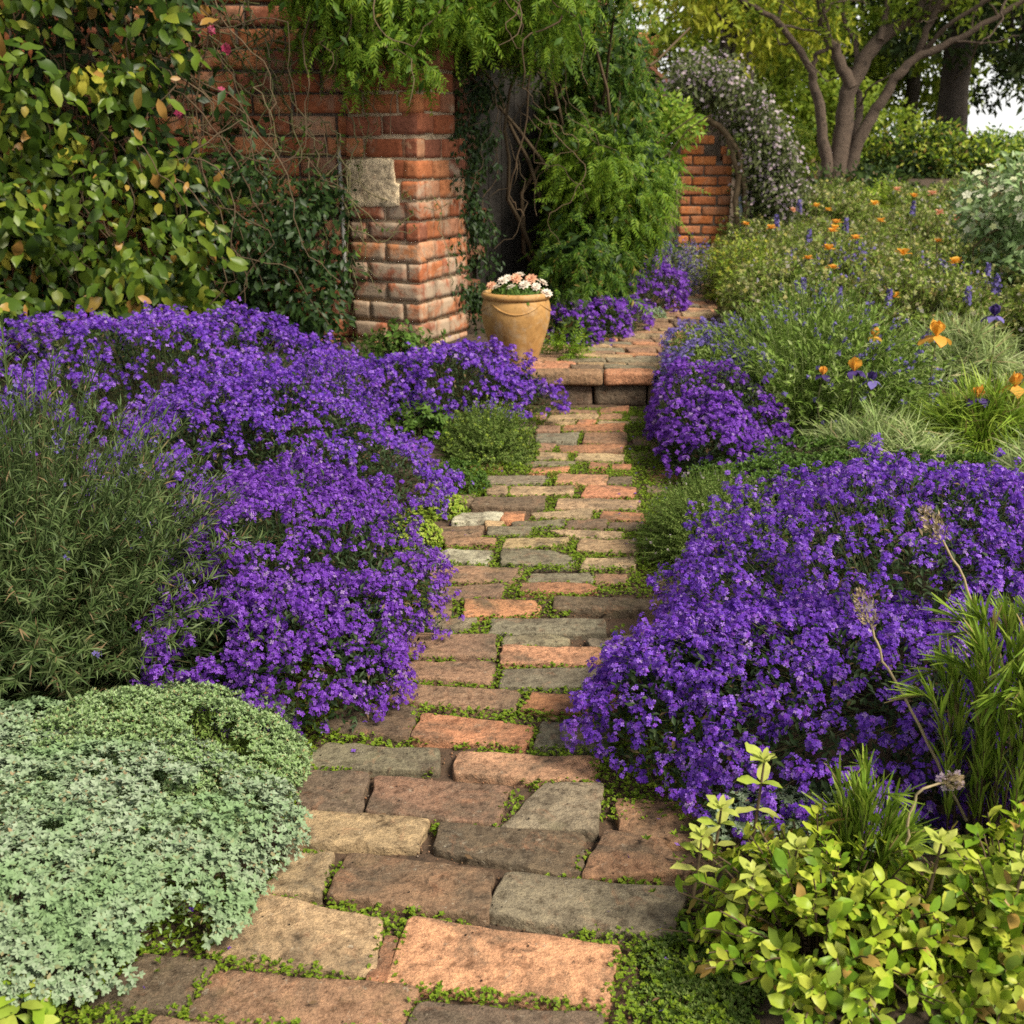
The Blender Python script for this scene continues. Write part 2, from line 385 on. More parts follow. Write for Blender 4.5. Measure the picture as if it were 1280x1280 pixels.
# ------------------------------------------------------------------ brick path (lower run)
PAVCOL = {'o': (0.46, 0.215, 0.115), 'l': (0.58, 0.31, 0.18), 'b': (0.32, 0.19, 0.115), 'd': (0.17, 0.12, 0.08), 'g': (0.25, 0.215, 0.145), 'p': (0.48, 0.45, 0.33), 'f': (0.44, 0.31, 0.175)}
PAVERS = [
('b',[(-0.54,1.71),(-0.177,1.667),(-0.196,1.558),(-0.578,1.596)]),
('f',[(-0.51,1.929),(-0.262,1.852),(-0.264,1.701),(-0.577,1.764)]),
('l',[(-0.197,1.855),(0.198,1.769),(0.158,1.623),(-0.22,1.68)]),
('g',[(-0.005,2.004),(0.351,1.942),(0.298,1.801),(-0.042,1.871)]),
('b',[(-0.348,2.069),(-0.047,2.011),(-0.06,1.862),(-0.367,1.926)]),
('f',[(-0.484,2.081),(-0.393,2.075),(-0.395,1.932),(-0.506,1.949)]),
('f',[(-0.487,2.231),(-0.196,2.213),(-0.22,2.099),(-0.498,2.105)]),
('d',[(-0.15,2.19),(0.149,2.145),(0.135,1.99),(-0.158,2.092)]),
('b',[(0.21,2.145),(0.321,2.111),(0.37,2.011),(0.15,1.986)]),
('d',[(-0.531,2.41),(-0.352,2.395),(-0.358,2.23),(-0.49,2.247)]),
('b',[(-0.32,2.376),(-0.008,2.338),(-0.045,2.19),(-0.327,2.226)]),
('g',[(0.085,2.345),(0.211,2.338),(0.184,2.158),(-0.019,2.177)]),
('g',[(-0.471,2.54),(-0.196,2.503),(-0.19,2.412),(-0.52,2.433)]),
('l',[(-0.125,2.49),(0.206,2.472),(0.188,2.36),(-0.136,2.389)]),
('o',[(-0.234,2.693),(0.05,2.63),(0.025,2.531),(-0.251,2.565)]),
('g',[(0.086,2.641),(0.254,2.619),(0.234,2.507),(0.062,2.531)]),
('d',[(-0.457,2.756),(-0.263,2.732),(-0.272,2.565),(-0.492,2.608)]),
('b',[(-0.329,2.872),(0.013,2.812),(-0.006,2.716),(-0.35,2.768)]),
('o',[(0.065,2.817),(0.309,2.804),(0.293,2.693),(0.031,2.727)]),
('o',[(-0.246,1.804),(-0.225,1.801),(-0.225,1.684),(-0.266,1.691)]),
('d',[(-0.158,1.62),(0.152,1.596),(0.147,1.531),(-0.178,1.545)]),
('b',[(-0.611,1.574),(-0.409,1.552),(-0.42,1.469),(-0.639,1.495)]),
('d',[(-0.695,1.74),(-0.56,1.726),(-0.596,1.608),(-0.749,1.628)]),
('g',[(-0.023,2.958),(0.292,2.966),(0.279,2.848),(-0.033,2.852)]),
('b',[(-0.317,3.021),(-0.055,3.005),(-0.067,2.864),(-0.334,2.912)]),
('l',[(-0.021,3.12),(0.264,3.103),(0.266,3.029),(0.238,2.989),(-0.034,3.002)]),
('b',[(-0.319,3.208),(-0.055,3.199),(-0.056,3.045),(-0.327,3.058)]),
('g',[(-0.024,3.199),(0.12,3.208),(0.178,3.181),(0.169,3.143),(-0.028,3.129)]),
('g',[(0.238,3.181),(0.387,3.208),(0.371,3.12),(0.24,3.125)]),
('g',[(-0.059,3.337),(0.291,3.318),(0.291,3.213),(-0.074,3.222)]),
('g',[(-0.263,3.318),(-0.114,3.318),(-0.157,3.249),(-0.266,3.253)]),
('o',[(-0.155,3.486),(0.073,3.497),(0.096,3.445),(0.079,3.385),(-0.153,3.347)]),
('b',[(-0.278,3.476),(-0.202,3.47),(-0.2,3.347),(-0.273,3.347)]),
('d',[(0.149,3.507),(0.488,3.486),(0.445,3.385),(0.134,3.405)]),
('b',[(-0.288,3.625),(-0.024,3.625),(-0.039,3.507),(-0.287,3.497)]),
('o',[(0.036,3.632),(0.274,3.632),(0.296,3.592),(0.229,3.56),(0.024,3.553)]),
('b',[(-0.286,3.786),(0.04,3.786),(0.005,3.641),(-0.295,3.654)]),
('g',[(0.073,3.755),(0.285,3.732),(0.279,3.636),(0.051,3.641)]),
('b',[(0.294,3.716),(0.408,3.727),(0.399,3.641),(0.291,3.641)]),
('g',[(-0.035,3.973),(0.144,3.968),(0.23,3.892),(0.208,3.798),(-0.042,3.822)]),
('p',[(-0.241,3.968),(-0.073,3.973),(-0.095,3.83),(-0.297,3.872)]),
('f',[(0.269,3.877),(0.453,3.877),(0.443,3.781),(0.245,3.77)]),
('f',[(-0.022,4.108),(0.222,4.094),(0.136,3.994),(-0.035,3.994)]),
('f',[(0.266,4.086),(0.488,4.08),(0.467,3.93),(0.247,3.968)]),
('b',[(-0.256,4.102),(-0.065,4.102),(-0.072,4.034),(-0.255,4.034)]),
('b',[(-0.29,4.25),(-0.114,4.268),(-0.125,4.144),(-0.303,4.116)]),
('g',[(-0.094,4.227),(0.079,4.238),(0.059,4.152),(-0.094,4.152)]),
('f',[(0.143,4.206),(0.44,4.192),(0.432,4.102),(0.206,4.144)]),
('f',[(-0.107,4.31),(-0.036,4.31),(-0.04,4.241),(-0.104,4.247)]),
('g',[(-0.001,4.325),(0.211,4.331),(0.203,4.25),(0.003,4.256)]),
('d',[(0.228,4.322),(0.384,4.331),(0.375,4.227),(0.214,4.227)]),
('d',[(0.396,4.304),(0.53,4.295),(0.512,4.221),(0.385,4.23)]),
('p',[(-0.211,4.427),(-0.039,4.44),(-0.057,4.334),(-0.244,4.295)]),
('o',[(-0.029,4.446),(0.053,4.449),(0.04,4.34),(-0.047,4.334)]),
('f',[(0.085,4.449),(0.337,4.465),(0.315,4.355),(0.099,4.371)]),
('o',[(0.387,4.433),(0.555,4.433),(0.54,4.325),(0.36,4.334)]),
('d',[(-0.153,4.631),(0.142,4.638),(0.128,4.475),(-0.17,4.507)]),
('f',[(0.206,4.604),(0.556,4.604),(0.521,4.465),(0.181,4.475)]),
('f',[(-0.105,4.809),(-0.02,4.805),(-0.03,4.676),(-0.111,4.68)]),
('f',[(-0.004,4.805),(0.28,4.802),(0.264,4.701),(-0.014,4.683)]),
('o',[(0.345,4.827),(0.554,4.802),(0.523,4.649),(0.3,4.642)]),
('g',[(-0.109,4.98),(0.169,4.991),(0.153,4.838),(-0.127,4.838)]),
('l',[(0.213,4.991),(0.441,4.98),(0.424,4.838),(0.196,4.838)]),
('d',[(0.448,4.952),(0.562,4.96),(0.54,4.846),(0.432,4.846)]),
('o',[(0.094,5.128),(0.274,5.116),(0.259,5.031),(0.079,5.019)]),
('g',[(0.07,5.221),(0.308,5.217),(0.287,5.141),(0.064,5.141)]),
('o',[(0.381,5.195),(0.463,5.183),(0.453,5.1),(0.361,5.1)]),
('o',[(0.479,5.17),(0.569,5.162),(0.555,5.071),(0.469,5.079)]),
('f',[(0.139,5.356),(0.28,5.356),(0.263,5.255),(0.117,5.247)]),
('f',[(0.333,5.356),(0.553,5.343),(0.529,5.212),(0.31,5.238)]),
('o',[(0.24,5.541),(0.569,5.517),(0.545,5.392),(0.239,5.411)]),
('b',[(0.137,5.555),(0.229,5.541),(0.18,5.424),(0.13,5.424)]),
('g',[(0.133,5.753),(0.357,5.784),(0.325,5.575),(0.123,5.584)]),
('b',[(0.391,5.763),(0.607,5.784),(0.585,5.56),(0.364,5.56)]),
('b',[(0.14,5.964),(0.262,5.932),(0.251,5.815),(0.128,5.815)]),
('o',[(0.288,5.932),(0.613,5.975),(0.597,5.81),(0.268,5.825)]),
('f',[(0.188,6.058),(0.346,6.058),(0.326,5.975),(0.168,5.975)]),
('o',[(0.371,6.07),(0.472,6.07),(0.432,5.953),(0.356,5.964)]),
('f',[(0.486,6.053),(0.644,6.03),(0.633,5.986),(0.468,5.986)]),
('f',[(0.219,6.19),(0.488,6.196),(0.468,6.098),(0.197,6.086)]),
('b',[(0.503,6.208),(0.621,6.202),(0.608,6.098),(0.485,6.098)]),
('o',[(0.515,6.37),(0.68,6.395),(0.662,6.285),(0.498,6.273)]),
('b',[(0.248,6.321),(0.489,6.333),(0.475,6.237),(0.218,6.231)]),
('b',[(-0.241,2.852),(-0.046,2.838),(-0.056,2.809),(-0.259,2.824)]),
]
PM = paver_mat("weathered_paver")
prg = np.random.default_rng(11)

def outline(q, n=60, cr=0.05, rg=prg, nzamp=0.0026):
    q = np.asarray(q, float); k = len(q); size = np.linalg.norm(q.max(0) - q.min(0))
    pts = []
    for i in range(k):                      # rounded corners
        a, b, c = q[i - 1], q[i], q[(i + 1) % k]
        u, v = a - b, c - b
        r = min(np.linalg.norm(u), np.linalg.norm(v)) * cr * rg.uniform(0.6, 1.5)
        p0, p2 = b + nz(u) * r, b + nz(v) * r
        for t in np.linspace(0, 1, 4): pts.append((1 - t) ** 2 * p0 + 2 * t * (1 - t) * b + t * t * p2)
    pts = np.array(pts + [pts[0]])
    s = np.concatenate([[0], np.cumsum(np.linalg.norm(np.diff(pts, axis=0), axis=1))])
    u = np.linspace(0, s[-1], n, endpoint=False)
    o = np.stack([np.interp(u, s, pts[:, 0]), np.interp(u, s, pts[:, 1])], -1)
    cen = o.mean(0); d = nz(o - cen)
    an = np.arange(n) / n * 2 * np.pi
    w_ = sum(rg.normal(0, 1) / k_ ** 0.6 * np.cos(k_ * an + rg.uniform(0, 6.3)) for k_ in range(2, 20))
    return o + d * (w_ * nzamp)[:, None]

def paver_geo(mb, q, top, thick=0.06, rg=prg, tilt=0.010, n=60, und=0.0026, inset=0.006, amp=0.0024):
    q = np.asarray(q, float); c0 = q.mean(0); q = c0 + (q - c0) * 1.015 + nz(q - c0) * (0.011 if c0[1] < 2.9 else 0.0045)
    o = outline(q, n, rg=rg, nzamp=amp); cen = o.mean(0)
    sx, sy = rg.normal(0, tilt, 2)
    rings = [(1.0, -thick, 0), (1.0, -0.012, 0), (None, -0.0032, 0.0012), (None, -0.0010, 0.003), (None, 0, inset), (0.75, 0, 0), (0.5, 0, 0), (0.25, 0, 0)]
    V = []
    d = nz(cen - o)
    sd = int(rg.integers(0, 9999))
    for sc_, z, ins in rings:
        p = o + d * ins if sc_ is None else cen + (o - cen) * sc_
        zz = np.full(n, z)
        if z > -0.05:
            zz = zz + und * wave(np.c_[p, np.zeros(n)], sd, 28) + und * 0.6 * wave(np.c_[p, np.zeros(n)], sd + 1, 75)
        if ins: zz -= np.maximum(0, wave(np.c_[p, np.zeros(n)], sd + 2, 45) - 0.55) * 0.006
        zz = zz + (p[:, 0] - cen[0]) * sx * 2 + (p[:, 1] - cen[1]) * sy * 2
        V.append(np.c_[p, zz + top])
    V.append(np.array([[cen[0], cen[1], top]]))
    V = np.concatenate(V); L = []; T = []
    for r in range(len(rings) - 1):
        for i in range(n):
            j = (i + 1) % n; L += [r * n + i, r * n + j, (r + 1) * n + j, (r + 1) * n + i]; T.append(4)
    b = (len(rings) - 1) * n
    for i in range(n): L += [b + i, b + (i + 1) % n, len(V) - 1]; T.append(3)
    # orientation: make sure tops face up
    a2 = np.sum(o[:, 0] * np.roll(o[:, 1], -1) - np.roll(o[:, 0], -1) * o[:, 1])
    if a2 < 0:
        LL = []; k = 0
        for t in T: LL += L[k:k + t][::-1]; k += t
        L = LL
    mb.add(V, L, T)

def jitcol(c, rg, a=0.16):
    f = rg.uniform(1 - a, 1 + a); return (c[0] * f * rg.uniform(0.95, 1.05), c[1] * f, c[2] * f * rg.uniform(0.92, 1.08), 1)

def strip_mesh(Y0, Y1, z, extra, n=120, m=16, amp=0.006):
    ys = np.linspace(Y0, Y1, n); u = np.linspace(-1, 1, m)
    Yg, U = np.meshgrid(ys, u, indexing='ij')
    X = path_x(Yg) + U * (path_hw(Yg) + extra)
    P = np.stack([X, Yg, np.full_like(X, z)], -1).reshape(-1, 3)
    P[:, 2] += amp * wave(P * [1, 1, 0], 8, 30) + amp * 0.6 * wave(P * [1, 1, 0], 9, 90)
    i, j = np.meshgrid(np.arange(n - 1), np.arange(m - 1), indexing='ij'); a = i * m + j
    L = np.stack([a, a + 1, a + m + 1, a + m], -1).reshape(-1)
    mb = MB(); mb.add(P, L, np.full((n - 1) * (m - 1), 4)); return mb

JOINT = rough_mat("joint_soil", (0.035, 0.024, 0.014), (0.13, 0.078, 0.045), 24, 0.95, 1.0, 0.012, (0.075, 0.05, 0.028))
lower = strip_mesh(0.6, 6.6, -0.024, 0.05, 200, 26).build("brick_path", JOINT); lower["kind"] = "structure"
LOWQ = []
for code, q in PAVERS:
    q = np.array(q); LOWQ.append(q)
    mb = MB(); big = np.linalg.norm(q.max(0) - q.min(0)) > 0.3
    paver_geo(mb, q, prg.uniform(-0.003, 0.005), tilt=0.010 if big else 0.016)
    o = mb.build("paving_brick", PM, lower)
    o.color = jitcol(PAVCOL[code], prg)
# bricks of the same path that run on under the plants to either side
mb = MB(); frg = np.random.default_rng(5)
Yc = 1.0
def inside(px_, py_, q):
    q = np.asarray(q); r = np.zeros(len(px_), bool)
    for i in range(len(q)):
        a, b = q[i], q[(i + 1) % len(q)]
        c = ((a[1] > py_) != (b[1] > py_)) & (px_ < (b[0] - a[0]) * (py_ - a[1]) / (b[1] - a[1] + 1e-12) + a[0])
        r ^= c
    return r
while Yc < 6.4:
    dY = frg.uniform(0.11, 0.19); cx = path_x(Yc); hw = float(path_hw(Yc)) + 0.02
    x = cx - hw
    while x < cx + hw - 0.08:
        wd = frg.uniform(0.2, 0.34); q = np.array([(x, Yc), (min(x + wd, cx + hw), Yc - 0.02), (min(x + wd, cx + hw), Yc + dY - 0.03), (x, Yc + dY - 0.015)])
        test = np.concatenate([q, [q.mean(0)], (q + np.roll(q, 1, 0)) / 2, (q + q.mean(0)) / 2])
        hit = any(inside(test[:, 0], test[:, 1], p).any() for p in LOWQ) or any(inside(p[:, 0], p[:, 1], q).any() for p in LOWQ)
        if not hit: paver_geo(mb, q, -0.004, rg=frg, n=24)
        x += wd + 0.02
    Yc += dY
if mb.n:
    o = mb.build("paving_brick_edge", paver_mat("weathered_edge_paver", False, [(0.25, 0.14, 0.08), (0.2, 0.16, 0.11), (0.4, 0.2, 0.1)]), lower); o["kind"] = "stuff"

# upper run of the path, on the terrace
upper = strip_mesh(6.6, 11.6, 0.148, 0.06, 120, 16).build("brick_path", JOINT); upper["kind"] = "structure"
mb_r = MB(); urg = np.random.default_rng(21)
Yc = 6.645; cnt = 0
codes = list("obfglbfdbofgb")
while Yc < 11.4:
    dY = urg.uniform(0.10, 0.155) * (1 + 0.06 * max(0, Yc - 8)); cx = float(path_x(Yc)); hw = float(path_hw(Yc)); sl = float((path_x(Yc + .1) - path_x(Yc - .1)) / .2) * 0.45
    x = cx - hw + urg.uniform(-0.04, 0.04)
    while x < cx + hw - 0.07:
        wd = min(urg.uniform(0.20, 0.40), cx + hw + urg.uniform(0, .05) - x); g = 0.012; e = lambda: urg.uniform(-0.008, 0.008)
        q = np.array([(x + g, Yc + dY - g + e()), (x + wd - g, Yc + dY - g + e()), (x + wd - g + e(), Yc + g + e()), (x + g + e(), Yc + g + e())])
        q[:, 1] -= (q[:, 0] - cx) * sl
        cnt += 1
        if cnt <= 90:
            m1 = MB(); paver_geo(m1, q, 0.178 + urg.uniform(-0.004, 0.006), rg=urg, n=24, tilt=0.012)
            o = m1.build("paving_brick", PM, upper); o.color = jitcol(PAVCOL[codes[urg.integers(0, len(codes))]], urg)
        else: paver_geo(mb_r, q, 0.178, rg=urg, n=16)
        x += wd
    Yc += dY
if mb_r.n:
    o = mb_r.build("paving_brick_edge", paver_mat("weathered_far_paver", False, [(0.25, 0.14, 0.08), (0.25, 0.2, 0.13), (0.4, 0.2, 0.1)]), upper); o["kind"] = "stuff"

# stone step between the two runs
def block(mb, x0, x1, y0, y1, z0, z1, rad=0.03, seed=0, n=(10, 6, 6), amp=0.004):
    """rounded weathered block"""
    vs = {}; V = []; L = []; T = []
    nx, ny, nz_ = n
    lo = np.array([x0, y0, z0]); hi = np.array([x1, y1, z1])
    def vid(p):
        k = tuple(np.round(p, 5))
        if k not in vs: vs[k] = len(V); V.append(np.array(p))
        return vs[k]
    dims = (nx, ny, nz_)
    for ax in range(3):
        u, v = [(1, 2), (2, 0), (0, 1)][ax]
        for side in (0, 1):
            for i in range(dims[u]):
                for j in range(dims[v]):
                    qd = []
                    for di, dj in ((0, 0), (1, 0), (1, 1), (0, 1)):
                        f = np.zeros(3); f[ax] = side; f[u] = (i + di) / dims[u]; f[v] = (j + dj) / dims[v]
                        qd.append(vid(lo + (hi - lo) * f))
                    if side == 0: qd = qd[::-1]
                    L += qd; T.append(4)
    V = np.array(V)
    # round corners: clamp to inner box, push out by radius
    r = min(rad, *((hi - lo) * 0.49)); inn = np.clip(V, lo + r, hi - r); d = V - inn
    ln = np.linalg.norm(d, axis=1, keepdims=True); V = inn + np.where(ln > 1e-9, d / np.maximum(ln, 1e-9) * np.minimum(ln, r), 0)
    V = V + nz(V - (lo + hi) / 2) * (amp * (wave(V, seed, 18) + 0.7 * wave(V, seed + 1, 50)))[:, None]
    mb.add(V, L, T)
step = thing("brick_step", "low worn brick step across the path beside the clay pot", "step", (0.55, 6.6, 0))
for i, (a, b, c) in enumerate(((0.10, 0.535, 'b'), (0.545, 0.845, 'o'), (0.855, 1.2, 'd'))):
    mb = MB(); block(mb, a, b, 6.50, 6.635, 0.098, 0.182, 0.022, i * 7 + 3, (18, 12, 8), 0.006)
    o = mb.build("coping_block", PM, step); o.color = jitcol(PAVCOL[c], prg)
for i, (a, b) in enumerate(((0.12, 0.48), (0.49, 0.80), (0.81, 1.15))):
    mb = MB(); block(mb, a, b, 6.535, 6.63, -0.04, 0.099, 0.012, i * 7 + 40, (8, 4, 4), 0.004)
    o = mb.build("riser_block", PM, step); o.color = jitcol(PAVCOL['d'], prg)

# ------------------------------------------------------------------ brickwork
def brick_mat(name, cols, smear=0.35, smear_z=None):
    m, n, l, out = mat_new(name); tc = n.new("ShaderNodeTexCoord"); g = n.new("ShaderNodeNewGeometry")
    rp = ramp(n, cols); l.new(g.outputs["Random Per Island"], rp.inputs[0])
    n1 = noise(n, l, tc.outputs["Object"], 30, 8, 0.7); r1 = ramp(n, [(0.55, 0.5, 0.48), (1, 1, 1), (1.3, 1.3, 1.3)], pos=[0.28, 0.5, 0.72]); l.new(n1.outputs[0], r1.inputs[0])
    c = mixc(n, l, rp.outputs[0], r1.outputs[0], 1.0, 'MULTIPLY')
    # old lime smeared over the faces
    n2 = noise(n, l, tc.outputs["Object"], 5.5, 6, 0.68, 0.5)
    f = n2.outputs[0]
    if smear_z:
        sx = n.new("ShaderNodeSeparateXYZ"); l.new(tc.outputs["Object"], sx.inputs[0])
        mr = n.new("ShaderNodeMapRange"); mr.inputs[1].default_value = smear_z[0]; mr.inputs[2].default_value = smear_z[1]; mr.inputs[3].default_value = 0.13; mr.inputs[4].default_value = -0.12
        l.new(sx.outputs[2], mr.inputs[0]); ad = n.new("ShaderNodeMath"); l.new(f, ad.inputs[0]); l.new(mr.outputs[0], ad.inputs[1]); f = ad.outputs[0]
    r2 = ramp(n, [(0, 0, 0), (smear, smear, smear)], pos=[0.5, 0.64]); l.new(f, r2.inputs[0])
    c = mixc(n, l, c, (0.42, 0.33, 0.23), r2.outputs[0])
    n3 = noise(n, l, tc.outputs["Object"], 3.0, 5, 0.6); r3 = ramp(n, [(0, 0, 0), (0.6, 0.6, 0.6)], pos=[0.54, 0.72]); l.new(n3.outputs[0], r3.inputs[0])
    c = mixc(n, l, c, (0.07, 0.06, 0.03), r3.outputs[0])
    b = n.new("ShaderNodeBsdfPrincipled"); l.new(c, b.inputs["Base Color"]); b.inputs["Roughness"].default_value = 0.9; b.inputs["Specular IOR Level"].default_value = 0.2
    bump(n, l, b, n1.outputs[0], 0.8, 0.008); l.new(b.outputs[0], out.inputs[0])
    return m
_bm = MB(); block(_bm, -0.5, 0.5, -0.5, 0.5, -0.5, 0.5, 0.5, 1, (4, 3, 3), 0)
def brick_at(mb, cen, size, yaw, rg):
    """one brick, rounded by wear, roughened"""
    s = np.array(size) * (1 + rg.normal(0, 0.012, 3)); b = MB()
    block(b, -s[0] / 2, s[0] / 2, -s[1] / 2, s[1] / 2, -s[2] / 2, s[2] / 2, 0.006, int(rg.integers(0, 99999)), (7, 3, 4), 0.0030)
    a = yaw + rg.normal(0, 0.012); t = rg.normal(0, 0.010); ca, sa = math.cos(a), math.sin(a); V = b.V[0]
    V = np.c_[V[:, 0], V[:, 1], V[:, 2] + V[:, 0] * t]
    mb.add(np.c_[V[:, 0] * ca - V[:, 1] * sa, V[:, 0] * sa + V[:, 1] * ca, V[:, 2]] + np.array(cen), b.L[0], b.T[0])
def face_run(mb, p0, p1, z0, z1, ch, bl, dep, rg, skip=None, outn=1, half_start=True):
    """courses of bricks along the segment p0->p1 (their outer face on that line)"""
    p0 = np.array(p0, float); p1 = np.array(p1, float); d = p1 - p0; Ln = np.linalg.norm(d); d /= Ln
    nrm = np.array([d[1], -d[0]]) * outn; yaw = math.atan2(d[1], d[0]); z = z0; r = 0
    while z < z1 - ch * 0.5:
        s = 0.0; first = (bl * 0.5 if (r % 2 == 0) == half_start else bl)
        while s < Ln - 0.01:
            wd = min(first if s == 0 else bl * rg.uniform(0.86, 1.14), Ln - s)
            if Ln - s - wd < bl * 0.25: wd = Ln - s
            c2 = p0 + d * (s + wd / 2) - nrm * (dep / 2 + abs(rg.normal(0, 0.007)))
            if skip is None or not skip(s + wd / 2, z + ch / 2):
                brick_at(mb, (c2[0], c2[1], z + ch / 2 + rg.normal(0, 0.002)), (wd - 0.014 - abs(rg.normal(0, .003)), dep, ch - 0.015 - abs(rg.normal(0, .002))), yaw, rg)
            s += wd
        z += ch * rg.uniform(0.97, 1.03); r += 1
def prism(mb, pts, z0, z1, amp=0.0, seed=0, nzs=1):
    p = np.asarray(pts, float); k = len(p)
    V = np.concatenate([np.c_[p, np.full(k, z)] for z in (z0, z1)])
    L = []; T = []
    for i in range(k): j = (i + 1) % k; L += [i, j, k + j, k + i]; T.append(4)
    L += list(range(k))[::-1]; T.append(k); L += list(range(k, 2 * k)); T.append(k)
    mb.add(V, L, T)
MORTAR = rough_mat("lime_mortar", (0.26, 0.18, 0.11), (0.56, 0.43, 0.28), 22, 0.95, 0.9, 0.015, (0.42, 0.31, 0.19))
DARKMORTAR = rough_mat("dark_mortar", (0.08, 0.06, 0.045), (0.2, 0.15, 0.11), 22, 0.95, 0.9, 0.015)  # darker mortar for the garden walls and the far pier
REDS = [(0.31, 0.095, 0.042), (0.43, 0.145, 0.058), (0.50, 0.21, 0.09), (0.36, 0.12, 0.06), (0.23, 0.085, 0.05), (0.48, 0.24, 0.13)]
brg = np.random.default_rng(8)
A25 = R(25)
uu = np.array([math.cos(A25), -math.sin(A25)])      # along the front face, leftwards end -> right corner
vv = np.array([math.sin(A25), math.cos(A25)])       # depth direction
corner = np.array([-0.575, 7.20]); left = corner - uu * 0.53; back = corner + vv * 0.50
pil = thing("brick_pillar", "weathered old brick gate pillar with a patch of pale render, left of the clay pot", "pillar", (-0.8, 7.4, 0.1))
mb = MB()
def skipf(s, z): return s < 0.29 and 1.09 < z < 1.36
face_run(mb, left, corner, 0.10, 2.75, 0.128, 0.27, 0.11, brg, skipf)
low_back = corner + vv * 0.66
face_run(mb, corner, back, 1.51, 2.75, 0.128, 0.22, 0.11, brg, None, half_start=False)
face_run(mb, corner, low_back, 0.10, 1.50, 0.128, 0.21, 0.11, brg)
mb.build("brickwork", brick_mat("old_brick", REDS, 0.85, (0.3, 1.7)), pil)
mb = MB(); i_ = 0.02
prism(mb, [left + vv * i_ + uu * i_, corner + vv * i_ - uu * i_, back - uu * i_, left + vv * 0.5], 0.05, 2.75)
prism(mb, [back + vv * .001 - uu * .3, back + vv * .001 - uu * i_, low_back - uu * i_, low_back - uu * .3], 0.05, 1.49)
mb.build("mortar_core", MORTAR, pil)
mb = MB(); pq = np.array([(.012, 1.088), (.20, 1.082), (.375, 1.092), (.372, 1.215), (.335, 1.225), (.345, 1.352), (.16, 1.362), (.012, 1.352)])
paver_geo(mb, pq, 0.0, 0.05, np.random.default_rng(4), 0.0, 120, 0.005, 0.004, 0.0035)
V = mb.V[0]; o2 = -(V[:, 2] * .8 - 0.002); mb.V[0] = np.c_[left[0] + uu[0] * V[:, 0] + vv[0] * o2, left[1] + uu[1] * V[:, 0] + vv[1] * o2, V[:, 1]]
mb.build("render_patch", paver_mat("old_render", False, [(0.86, 0.70, 0.46), (0.80, 0.62, 0.40)]), pil)
pp = left - uu * 0.02 - vv * 0.03
pipe = MB(); limb(pipe, [(pp[0], pp[1], 0.55), (pp[0], pp[1], 1.0), (pp[0] - 0.004, pp[1], 1.42)], 0.013, 0.013, 8)
o = pipe.build("drain_pipe", rough_mat("old_lead", (0.22, 0.22, 0.2), (0.38, 0.37, 0.34), 30, 0.6, 0.2)); o["label"] = "thin grey pipe standing against the left edge of the brick pillar"; o["category"] = "pipe"

gw = thing("garden_wall", "old brick garden wall overgrown with climbers, running left from the pillar", "wall", (-2.5, 7.6, 0.1))
g0 = np.array([-5.2, 7.15]); g1 = left + vv * 0.07 - uu * 0.005
mb = MB(); face_run(mb, g0, g1, 0.1, 2.75, 0.128, 0.27, 0.11, brg)
mb.build("brickwork", brick_mat("shaded_brick", REDS, 0.45), gw)
dn = nz(g1 - g0); nn_ = np.array([-dn[1], dn[0]])
mb = MB(); prism(mb, [g0 + nn_ * i_, g1 + nn_ * i_, g1 + nn_ * 0.35, g0 + nn_ * 0.35], 0.02, 2.75); mb.build("mortar_core", DARKMORTAR, gw)

bwl = thing("garden_wall", "brick wall with a plank door, coloured dark for the shade behind the clay pot", "wall", (0.2, 9.0, 0.15))
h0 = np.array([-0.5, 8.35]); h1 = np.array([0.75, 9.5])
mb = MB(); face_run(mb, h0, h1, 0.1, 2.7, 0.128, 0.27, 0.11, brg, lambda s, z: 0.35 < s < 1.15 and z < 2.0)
mb.build("brickwork", brick_mat("shade_dark_brick", [(0.16, 0.06, 0.035), (0.22, 0.09, 0.05)], 0.2), bwl)  # bricks coloured darker to paint in the shade of the gap
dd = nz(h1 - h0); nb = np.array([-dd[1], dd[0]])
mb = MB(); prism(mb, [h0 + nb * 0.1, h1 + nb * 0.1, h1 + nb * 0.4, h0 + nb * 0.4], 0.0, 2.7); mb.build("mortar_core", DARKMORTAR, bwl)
mb = MB()
for k in range(6):
    a = h0 + dd * (0.37 + k * 0.13); b = a + dd * 0.124
    prism(mb, [a + nb * 0.06, b + nb * 0.06, b + nb * 0.098, a + nb * 0.098], 0.15, 1.98)
mb.build("door", rough_mat("shade_dark_timber", (0.02, 0.017, 0.014), (0.05, 0.042, 0.034), 12, 0.8), bwl, smooth=False)  # near-black timber colour stands in for the shade of the gap

# far brick pier that ends the path
fp = thing("brick_pier", "narrow orange brick pier with a rounded shoulder under the flowering arch", "pier", (2.1, 12.5, 0.4))
mb = MB()
def skr(s, z): return (s > 0.44 and z > 1.28) or (s > 0.32 and z > 1.45)
face_run(mb, (1.80, 12.5), (2.36, 12.5), 0.2, 1.66, 0.104, 0.25, 0.11, brg, skr)
face_run(mb, (2.36, 12.5), (2.36, 12.9), 0.2, 1.30, 0.104, 0.22, 0.11, brg)
mb.build("brickwork", brick_mat("orange_brick", [(0.42, 0.13, 0.04), (0.55, 0.19, 0.06), (0.36, 0.12, 0.05), (0.48, 0.2, 0.09)], 0.3), fp)
mb = MB(); prism(mb, [(1.81, 12.515), (2.345, 12.515), (2.345, 12.9), (1.81, 12.9)], 0.1, 1.28); prism(mb, [(1.81, 12.515), (2.22, 12.515), (2.22, 12.9), (1.81, 12.9)], 1.281, 1.64)
mb.build("mortar_core", DARKMORTAR, fp)
mb = MB(); limb(mb, [(2.44, 12.42, 0.20), (2.45, 12.42, 0.7), (2.41, 12.42, 0.92)], 0.075, 0.055, 10)
